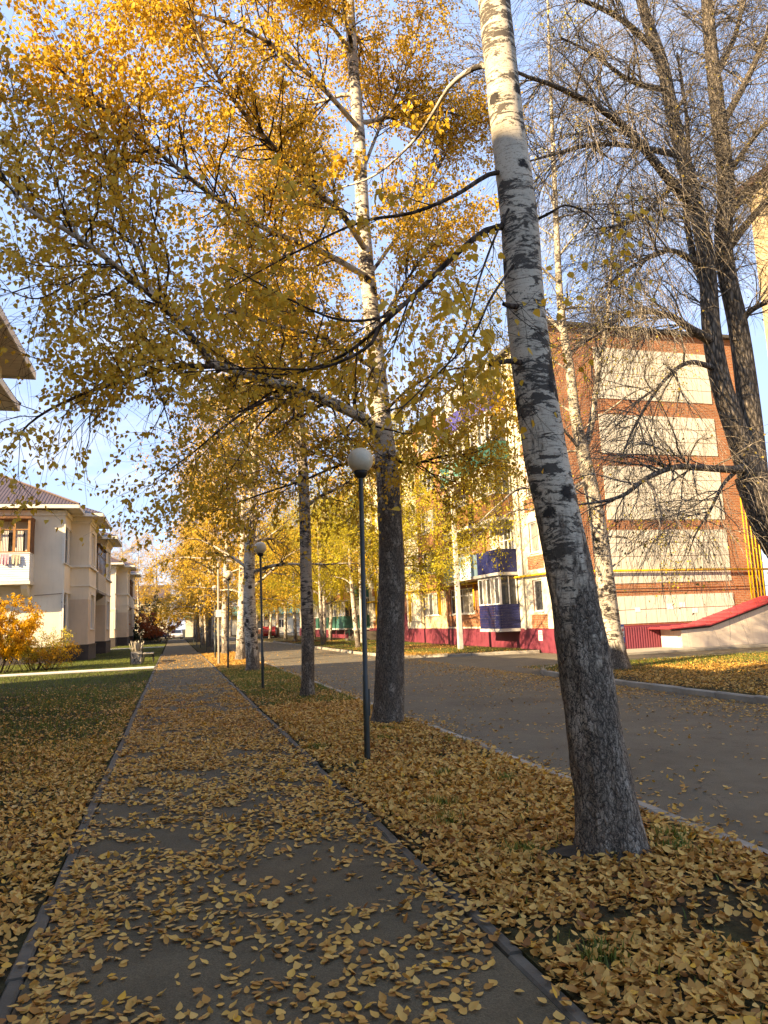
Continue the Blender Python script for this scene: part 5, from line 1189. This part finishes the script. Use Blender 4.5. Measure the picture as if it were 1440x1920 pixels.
L6([(1335, 640, 24, 13.0), (1300, 620, 18, 12.6), (1250, 590, 13, 12.2), (1180, 590, 9, 11.9), (1100, 640, 5, 11.7)], 13)
L6([(1340, 690, 14, 13.0), (1290, 680, 10, 12.6), (1240, 720, 8, 12.3), (1190, 800, 5, 12.1), (1160, 870, 2, 12.0)], 13)
L6([(1380, 640, 18, 13.0), (1400, 590, 13, 12.8), (1440, 565, 11, 12.6), (1500, 540, 8, 12.4)], 13)
L6([(1368, 460, 22, 13.0), (1400, 420, 17, 12.9), (1440, 375, 14, 12.8), (1510, 300, 10, 12.6)], 13)
L6([(1355, 420, 20, 13.0), (1395, 370, 15, 13.1), (1440, 335, 13, 13.2), (1520, 280, 9, 13.3)], 13)
L6([(1330, 560, 18, 13.0), (1300, 480, 15, 13.3), (1285, 380, 12, 13.5), (1290, 250, 9, 13.6), (1270, 100, 5, 13.7)], 13)
L6([(1350, 240, 18, 13.0), (1400, 150, 14, 13.0), (1440, 60, 11, 13.0), (1490, -60, 6, 13.0)], 13)
L6([(1235, 100, 16, 13.0), (1170, 40, 12, 12.7), (1090, 0, 9, 12.4), (1010, -20, 6, 12.2)], 13)
L6([(1250, 170, 14, 13.0), (1180, 150, 10, 12.6), (1110, 100, 7, 12.3), (1050, 70, 4, 12.0)], 13)
L6([(1340, 150, 14, 13.0), (1380, 60, 11, 13.2), (1400, -40, 8, 13.3)], 13)
L6([(1270, 340, 13, 13.0), (1220, 390, 9, 12.6), (1170, 420, 6, 12.3), (1110, 430, 3, 12.1)], 13)
L6([(1320, 500, 14, 13.0), (1260, 470, 10, 12.6), (1200, 490, 7, 12.3), (1130, 540, 4, 12.1)], 13)
L6([(1362, 330, 14, 13.0), (1420, 250, 10, 12.8), (1470, 200, 7, 12.7)], 13)
LPa, LRa = pad([l[0] for l in lim6], [l[1] for l in lim6], 26)
foliage(t6, BT, LPa, LRa, rg6, 760, 11500, 4200, M['twig_grey'], M['leaf_brown'], l2=(0.8, 2.4), l3=(0.7, 1.9), grav3=0.34, grav2=0.06, size=(0.04, 0.065), tpl='4', ang=(0.5, 1.2), r3=0.0050, wand3=0.13, s0=0.25)

# ------------------------------------------------------------------ shrubs
def shrub(loc, h, w, n, nleaf, leaf, label, seed, group=None, size=(0.035, 0.06), name='shrub', up=1.0):
    rg = np.random.default_rng(seed); base = np.asarray(loc, float); root = tag(empty(name, tuple(base)), label, 'shrub', group)
    az = rg.uniform(0, 6.28, n); r = rg.uniform(0, 0.28, n)*w
    P0 = base+np.stack([r*np.cos(az), r*np.sin(az), np.zeros(n)], 1); D = np.stack([np.cos(az)*0.38*w/h*2, np.sin(az)*0.38*w/h*2, np.full(n, up)], 1)
    P = grow(P0, D, rg.uniform(0.65, 1.05, n)*h, 12, 0.008, 0.06, rg); R = np.full((n, 1), 0.016)*np.linspace(1, 0.25, 12)[None]
    for i in range(n):
        wi = Wood(); wi.add(P[i], R[i], 5); link_mesh('stem', wi.mesh('stem', base, M['twig']), root)
    foliage(root, base, P, R, rg, n*12, n*70, nleaf, M['twig'], M[leaf], l2=(0.25, 0.7), l3=(0.12, 0.32), size=size, tpl='4', grav3=0.02, s0=0.22)
    return root
shrub((-7.3, 34.6, 0), 3.8, 2.6, 36, 30000, 'leaf_orange', 'tall orange-yellow shrub in front of the cream house with the wooden balcony', 71, size=(0.05, 0.085))
shrub((-5.9, 35.8, 0), 2.0, 1.8, 18, 5000, 'leaf_lime', 'low yellow-green shrub beside the tall orange shrub', 72, size=(0.04, 0.065))
shrub((-5.3, 35.2, 0), 1.4, 1.5, 14, 3500, 'leaf_orange', 'small ochre shrub at the corner of the cream house', 73, size=(0.04, 0.065))
shrub((-1.7, 92.0, 0), 4.4, 3.2, 26, 9000, 'leaf_red', 'red-leaved shrub far along the footpath', 74, size=(0.09, 0.15))
shrub((-3.6, 96.0, 0), 2.2, 3.2, 24, 6000, 'leaf_dark', 'dark green hedge shrub beside the red-leaved shrub', 75, size=(0.09, 0.14))
shrub((-4.2, 101.0, 0), 7.0, 3.5, 26, 6000, 'leaf_dark', 'tall dark bush behind the farther cream house', 76, size=(0.10, 0.16))
# ------------------------------------------------------------------ grass and fallen leaves
def blades(name, xs, ys, z, hgt, rg, label):
    n = len(xs); a = rg.uniform(0, 6.28, n); h = rg.uniform(*hgt, n); w = rg.uniform(0.003, 0.006, n); ln = rg.uniform(0.1, 0.9, n)*h
    d = np.stack([np.cos(a), np.sin(a), np.zeros(n)], 1); q = np.stack([-np.sin(a), np.cos(a), np.zeros(n)], 1)
    p = np.stack([xs, ys, np.full(n, z)], 1)
    V = np.stack([p-q*w[:, None], p+q*w[:, None], p+d*(ln*0.35)[:, None]+np.array([0, 0, 1])*(h*0.6)[:, None]+q*(w*0.7)[:, None], p+d*(ln*0.35)[:, None]+np.array([0, 0, 1])*(h*0.6)[:, None]-q*(w*0.7)[:, None], p+d*ln[:, None]+np.array([0, 0, 1])*h[:, None]], 1)
    i = np.arange(n)[:, None]*5; Fq = i+np.array([[0, 1, 2, 3]]); Ft = i+np.array([[3, 2, 4]])
    rnd = np.clip(0.6*vnoise(np.stack([xs*0.8, ys*0.8, xs*0], 1), 3)+0.5*rg.random(n)-0.05, 0, 1)
    o = link_mesh(name, np_mesh(name, V.reshape(-1, 3), Fq, Ft, M['grass'], False, {'rnd': np.repeat(rnd, 5)})); tag(o, label, 'grass', kind='stuff'); return o
rgG = np.random.default_rng(500)
def scatter(n, x0, x1, y0, y1, rg, keep=None):
    x = rg.uniform(x0, x1, n); y = rg.uniform(y0, y1, n)
    if keep is not None:
        k = rg.random(n) < keep(x, y); x, y = x[k], y[k]
    return x, y
def nz2(x, y, s, seed): return vnoise(np.stack([x*s, y*s, np.zeros_like(x)], -1), seed)
gk = lambda x, y: np.clip((y-7)/6, 0.08, 1)*(0.35+0.65*(nz2(x, y, 0.9, 5) > 0.35))
def ingrass(n): return None
x1, y1 = scatter(60000, -9.0, -0.76, 5, 22, rgG, gk); x2, y2 = scatter(60000, -12.0, -0.76, 22, 44, rgG)
x3, y3 = scatter(16000, -5.4, -0.76, 44, 80, rgG)
k = ~((y2 > 31.0) & (y2 < 33.2)); x2, y2 = x2[k], y2[k]
blades('lawn_grass', np.concatenate([x1, x2, x3]), np.concatenate([y1, y2, y3]), 0.0, (0.03, 0.085), rgG, 'short green lawn grass between the footpath and the cream houses')
gk2 = lambda x, y: np.where((y > 14.5) & (y < 28.5), 0.9, 0.05)*(0.3+0.7*(nz2(x, y, 1.3, 8) > 0.4))
x1, y1 = scatter(42000, 1.62, 3.58, 2, 30, rgG, gk2)
cl = [(2.2, 6.1), (3.2, 4.35), (3.35, 4.6), (2.05, 5.6), (3.4, 9.0), (2.6, 7.2), (3.1, 6.7), (1.9, 3.2), (3.0, 10.4), (2.7, 9.6), (2.25, 4.7), (3.45, 5.6), (1.75, 9.4)]
cx = np.concatenate([rgG.normal(c[0], 0.07, 120) for c in cl]); cyy = np.concatenate([rgG.normal(c[1], 0.07, 120) for c in cl])
blades('verge_grass', np.concatenate([x1, cx]), np.concatenate([y1, cyy]), 0.02, (0.03, 0.09), rgG, 'grass and tufts on the verge under the birches')
x1, y1 = scatter(26000, 10.0, 24.0, 13, 20.3, rgG, lambda x, y: np.clip((y-16)/2.5, 0.06, 1)); x2, y2 = scatter(26000, 9.4, 15.4, 30.5, 62, rgG, lambda x, y: 0.9*(nz2(x, y, 0.5, 9) > 0.42)); k = ~((x2 < 10.9) & (y2 < 32)); x2, y2 = x2[k], y2[k]
blades('far_grass', np.concatenate([x1, x2]), np.concatenate([y1, y2]), 0.02, (0.04, 0.10), rgG, 'sunlit grass on the lawns beyond the road')

# fallen leaves ---------------------------------------------------------------------------
U_, W_ = np.meshgrid([-1, 0, 1], [0, 1, 2, 3])
LG = np.array([(0, 0, 0), (0.30, 0.10, 0.02), (0.42, 0.34, 0.05), (0.30, 0.66, 0.04), (0, 1.0, 0.05), (-0.30, 0.66, 0.04), (-0.42, 0.34, 0.05), (-0.30, 0.10, 0.02), (0, 0.42, -0.03)])
LGT = np.array([(8, 0, 1), (8, 1, 2), (8, 2, 3), (8, 3, 4), (8, 4, 5), (8, 5, 6), (8, 6, 7), (8, 7, 0)])
LS = np.array([(0.0, -0.45, 0.015), (0.012, -0.45, 0.015), (0.0, 0.0, 0.0), (0.02, 0.0, 0.0)]); LST = np.array([(0, 1, 3), (0, 3, 2)])
LGS = np.concatenate([LG, LS]); LGST = np.concatenate([LGT, LST+9])
def ground_leaves(x, y, z, rg, size=(0.033, 0.057), tilt=0.25, lift=0.02):
    n = len(x); pos = np.stack([x, y, z+rg.random(n)**2*lift+0.004], 1); az = rg.uniform(0, 6.28, n); tl_ = np.abs(rg.normal(0, tilt, n)); tl_ = np.where(rg.random(n) < 0.04, rg.uniform(0.6, 1.2, n), tl_)
    ax = np.stack([np.cos(az)*np.cos(tl_), np.sin(az)*np.cos(tl_), np.sin(tl_)], 1)
    fl = np.array([0, 0, 1.0])+rg.normal(0, tilt*0.9, (n, 3)); fl = fl*np.where(rg.random(n) < 0.5, 1, -1)[:, None]
    sz = size[0]*0.7+(size[1]*1.08-size[0]*0.7)*rg.beta(2.6, 1.7, n); return pos, ax, sz, fl
def make_leaves(pos, ax, sz, fl, rg, tpl, tri):
    """per-leaf curl: the cup of each leaf is scaled at random"""
    n = len(pos); Y = nrm(ax); X = nrm(np.cross(Y, fl)); Z = np.cross(X, Y); Z = Z*np.sign(Z[:, 2:3]+1e-6)
    cz = rg.uniform(-1.2, 3.6, n)[:, None]; bend = rg.uniform(-0.15, 0.55, n)[:, None]; nar = rg.uniform(0.55, 1.15, n)[:, None]
    t = tpl; zz = t[None, :, 2]*cz+bend*np.maximum(t[None, :, 1]-0.4, 0)**2
    V = pos[:, None]+sz[:, None, None]*(X[:, None]*(t[None, :, 0]*nar)[..., None]+Y[:, None]*t[None, :, 1, None]+Z[:, None]*zz[..., None])
    k = len(t); F = (np.arange(n)[:, None, None]*k+tri[None]).reshape(-1, 3); return V.reshape(-1, 3), F, k
rgL = np.random.default_rng(77)
PZ, VZ, LZ, RZ = 0.012, 0.02, 0.0, ROADZ
def edge_d(x): return np.minimum(x+0.66, 1.5-x)
def dens_path(x, y):
    n = nz2(x, y, 2.4, 11)*0.55+nz2(x, y, 6.5, 12)*0.45; e = edge_d(x)
    d = np.where(y < 5.2, 0.15, np.where(y < 13, 0.24+(y-5.2)*0.06, np.where(y < 19, 0.60-(y-13)*0.08, 0.10)))
    d = 2.0*d*np.clip((n-0.28)*4.4, 0.03, 1.5)+np.clip(0.38-e, 0, 1)*1.7*np.clip((n-0.22)*4, 0.1, 1.2)*np.where(y < 20, 1, 0.35)
    return np.clip(d, 0.012, 1)
def dens_verge(x, y):
    n = nz2(x, y, 1.7, 21)*0.6+nz2(x, y, 5, 22)*0.4; d = np.where(y < 13, 0.95, np.where(y < 17, 0.95-(y-13)*0.13, np.where(y < 27, 0.25, 0.75)))
    bare = ((x-3.0)/0.55)**2+((y-3.3)/0.45)**2 < 1; foot = ((x-B1[0]+0.22)/0.30)**2+((y-B1[1]+0.04)/0.15)**2 < 1
    return np.clip(d*np.clip((n-0.18)*4.5, 0.25, 1.2), 0, 1)*np.where(bare, 0.28, 1)*np.where(foot, 0.12, 1)
def dens_left(x, y):
    n = nz2(x, y, 1.5, 31)*0.6+nz2(x, y, 5, 32)*0.4; e = -0.74-x
    d = np.where(y < 9, 0.85, np.where(y < 16, 0.85-(y-9)*0.095, 0.16-np.clip((y-16)*0.012, 0, 0.13)))
    d = d*np.clip(1.05-e*0.13, 0.25, 1)+np.clip(0.55-e, 0, 1)*0.9*np.where(y < 18, 1, 0.3)
    return np.clip(d*np.clip((n-0.2)*4, np.where(e < 2.2, 0.5, 0.15), 1.25), 0, 1)
def dens_road(x, y):
    n = nz2(x, y, 0.9, 41); e1 = x-3.73; e2 = 9.75-x
    d = 0.022+0.30*np.exp(-np.maximum(e1, 0)/0.28)+np.where(y < 30, 0.30*np.exp(-np.maximum(e2, 0)/0.8), 0.12*np.exp(-np.maximum(e2, 0)/0.5))
    return np.clip(d*np.clip(n*2.2-0.2, 0.25, 2), 0, 1)
def dens_far(x, y): return np.clip(np.where(y < 18, 0.75, 0.25)*np.clip((nz2(x, y, 1.1, 51)-0.15)*3, 0.2, 1.2), 0, 1)
sets = []
def put(n, x0, x1, y0, y1, z, f, tilt=0.22, lift=0.02):
    x, y = scatter(int(n), x0, x1, y0, y1, rgL, f); sets.append(ground_leaves(x, y, z, rgL, tilt=tilt, lift=lift))
A = 1050
put(2.15*20*A, -0.65, 1.50, 1.5, 21.5, PZ, dens_path, 0.14, 0.012)
put(2.15*24*A*0.3, -0.65, 1.50, 21.5, 46, PZ, dens_path, 0.14, 0.012)
put(1.98*13*A*1.6, 1.60, 3.58, 1.5, 14.5, VZ, dens_verge, 0.28, 0.035)
put(1.98*16*A*0.75, 1.60, 3.58, 14.5, 30.5, VZ, dens_verge, 0.25, 0.045)
put(1.98*16*A*0.45, 1.60, 3.58, 30.5, 46, VZ, dens_verge, 0.25, 0.03)
put(4.6*9.5*A*1.1, -5.3, -0.76, 2.5, 12, LZ, dens_left, 0.28, 0.035)
put(6.6*12*A*0.7, -7.3, -0.76, 12, 24, LZ, dens_left, 0.25, 0.05)
put(0.11*10*A, -0.745, -0.655, 2, 12, 0.034, lambda x, y: 0.30*(nz2(x, y, 3, 61) > 0.4), 0.14, 0.01); put(0.11*10*A, 1.505, 1.595, 2, 12, 0.034, lambda x, y: 0.30*(nz2(x, y, 3, 62) > 0.45), 0.14, 0.01)
put(6.0*26*A*0.8, 3.74, 9.75, 3, 29, RZ, dens_road, 0.14, 0.01)
put(6.0*30*A*0.25, 3.74, 9.75, 29, 59, RZ, dens_road, 0.14, 0.01)
put(10*12*A*0.45, 9.9, 20, 8.3, 20.3, VZ, dens_far, 0.25, 0.03)
put(6*10*A*0.5, 9.3, 15, 29, 39, 0.022, lambda x, y: 0.7*np.exp(-((x-10.6)/1.1)**2-((y-31.5)/1.8)**2)+0.05, 0.2, 0.03)
put(5*30*A*0.2, 9.4, 15, 36, 66, VZ, lambda x, y: 0.35*(nz2(x, y, 0.5, 9) < 0.55)+0.05, 0.2, 0.03)
put(0.16*24*A, 3.60, 3.74, 3, 27, 0.035, lambda x, y: 0.35*(nz2(x, y, 1.5, 63) > 0.48), 0.2, 0.01)
pos = np.concatenate([s[0] for s in sets]); ax = np.concatenate([s[1] for s in sets]); sz = np.concatenate([s[2] for s in sets]); fl = np.concatenate([s[3] for s in sets])
rnd = np.clip(rgL.beta(1.8, 1.5, len(pos))*0.82+0.2*vnoise(pos*np.array([0.8, 0.8, 0]), 71), 0, 1)
dist = np.linalg.norm(pos-np.array([0, 0, CAMH]), axis=1)
dx = pos-np.array([0, 0, CAMH]); zc = dx@_f; uu = FPX*(dx@_r)/np.maximum(zc, 0.1); vv = FPX*(dx@_u)/np.maximum(zc, 0.1)
vis = np.where((zc > 0.3) & (np.abs(uu) < 715) & (np.abs(vv) < 955), sz/np.maximum(zc, 0.3), 0); order = np.argsort(-vis); top, rest = order[:300], order[300:]
near = rest[dist[rest] < 11]; farr = rest[dist[rest] >= 11]
Va, Fa, ka = make_leaves(pos[near], ax[near], sz[near], fl[near], rgL, LGS, LGST); Vb, Fb, kb = make_leaves(pos[farr], ax[farr], sz[farr]*1.05, fl[farr], rgL, LEAF6, LEAF6T)
me = np_mesh('fallen_leaves', np.concatenate([Va, Vb]), None, np.concatenate([Fa, Fb+len(Va)]), M['leaf_ground'], True, {'rnd': np.concatenate([np.repeat(rnd[near], ka), np.repeat(rnd[farr], kb)])})
tag(link_mesh('fallen_leaves', me), 'carpet of fallen ochre birch leaves over footpath, verge, lawn and road', 'leaves', kind='stuff')
lib = []
for q in range(14):
    one = make_leaves(np.zeros((1, 3)), np.array([[0, 1.0, 0]]), np.ones(1), np.array([[0, 0, 1.0]]), rgL, LGS, LGST)
    lib.append(np_mesh('fallen_leaf', one[0], None, one[1], M['leaf_ground'], True, {'rnd': np.full(len(one[0]), rgL.uniform(0.2, 0.95))}))
for q, i in enumerate(top):
    o = link_mesh('fallen_leaf', lib[q % 14]); Yv = nrm(ax[i]); Xv = nrm(np.cross(Yv, fl[i])); Zv = np.cross(Xv, Yv)
    if Zv[2] < 0: Xv, Zv = -Xv, -Zv
    s_ = sz[i]; p = pos[i]
    o.matrix_world = Matrix(((Xv[0]*s_, Yv[0]*s_, Zv[0]*s_, p[0]), (Xv[1]*s_, Yv[1]*s_, Zv[1]*s_, p[1]), (Xv[2]*s_, Yv[2]*s_, Zv[2]*s_, p[2]), (0, 0, 0, 1)))
    if p[0] < -0.74: tag(o, 'curled ochre birch leaf fallen on the lawn at the left edge of the footpath', 'leaf', 'fallen leaves on the lawn')
    elif p[0] < 1.55: tag(o, 'curled ochre birch leaf fallen on the asphalt footpath', 'leaf', 'fallen leaves on the footpath')
    else: tag(o, 'curled ochre birch leaf fallen on the verge beside the leaning birch', 'leaf', 'fallen leaves on the verge')
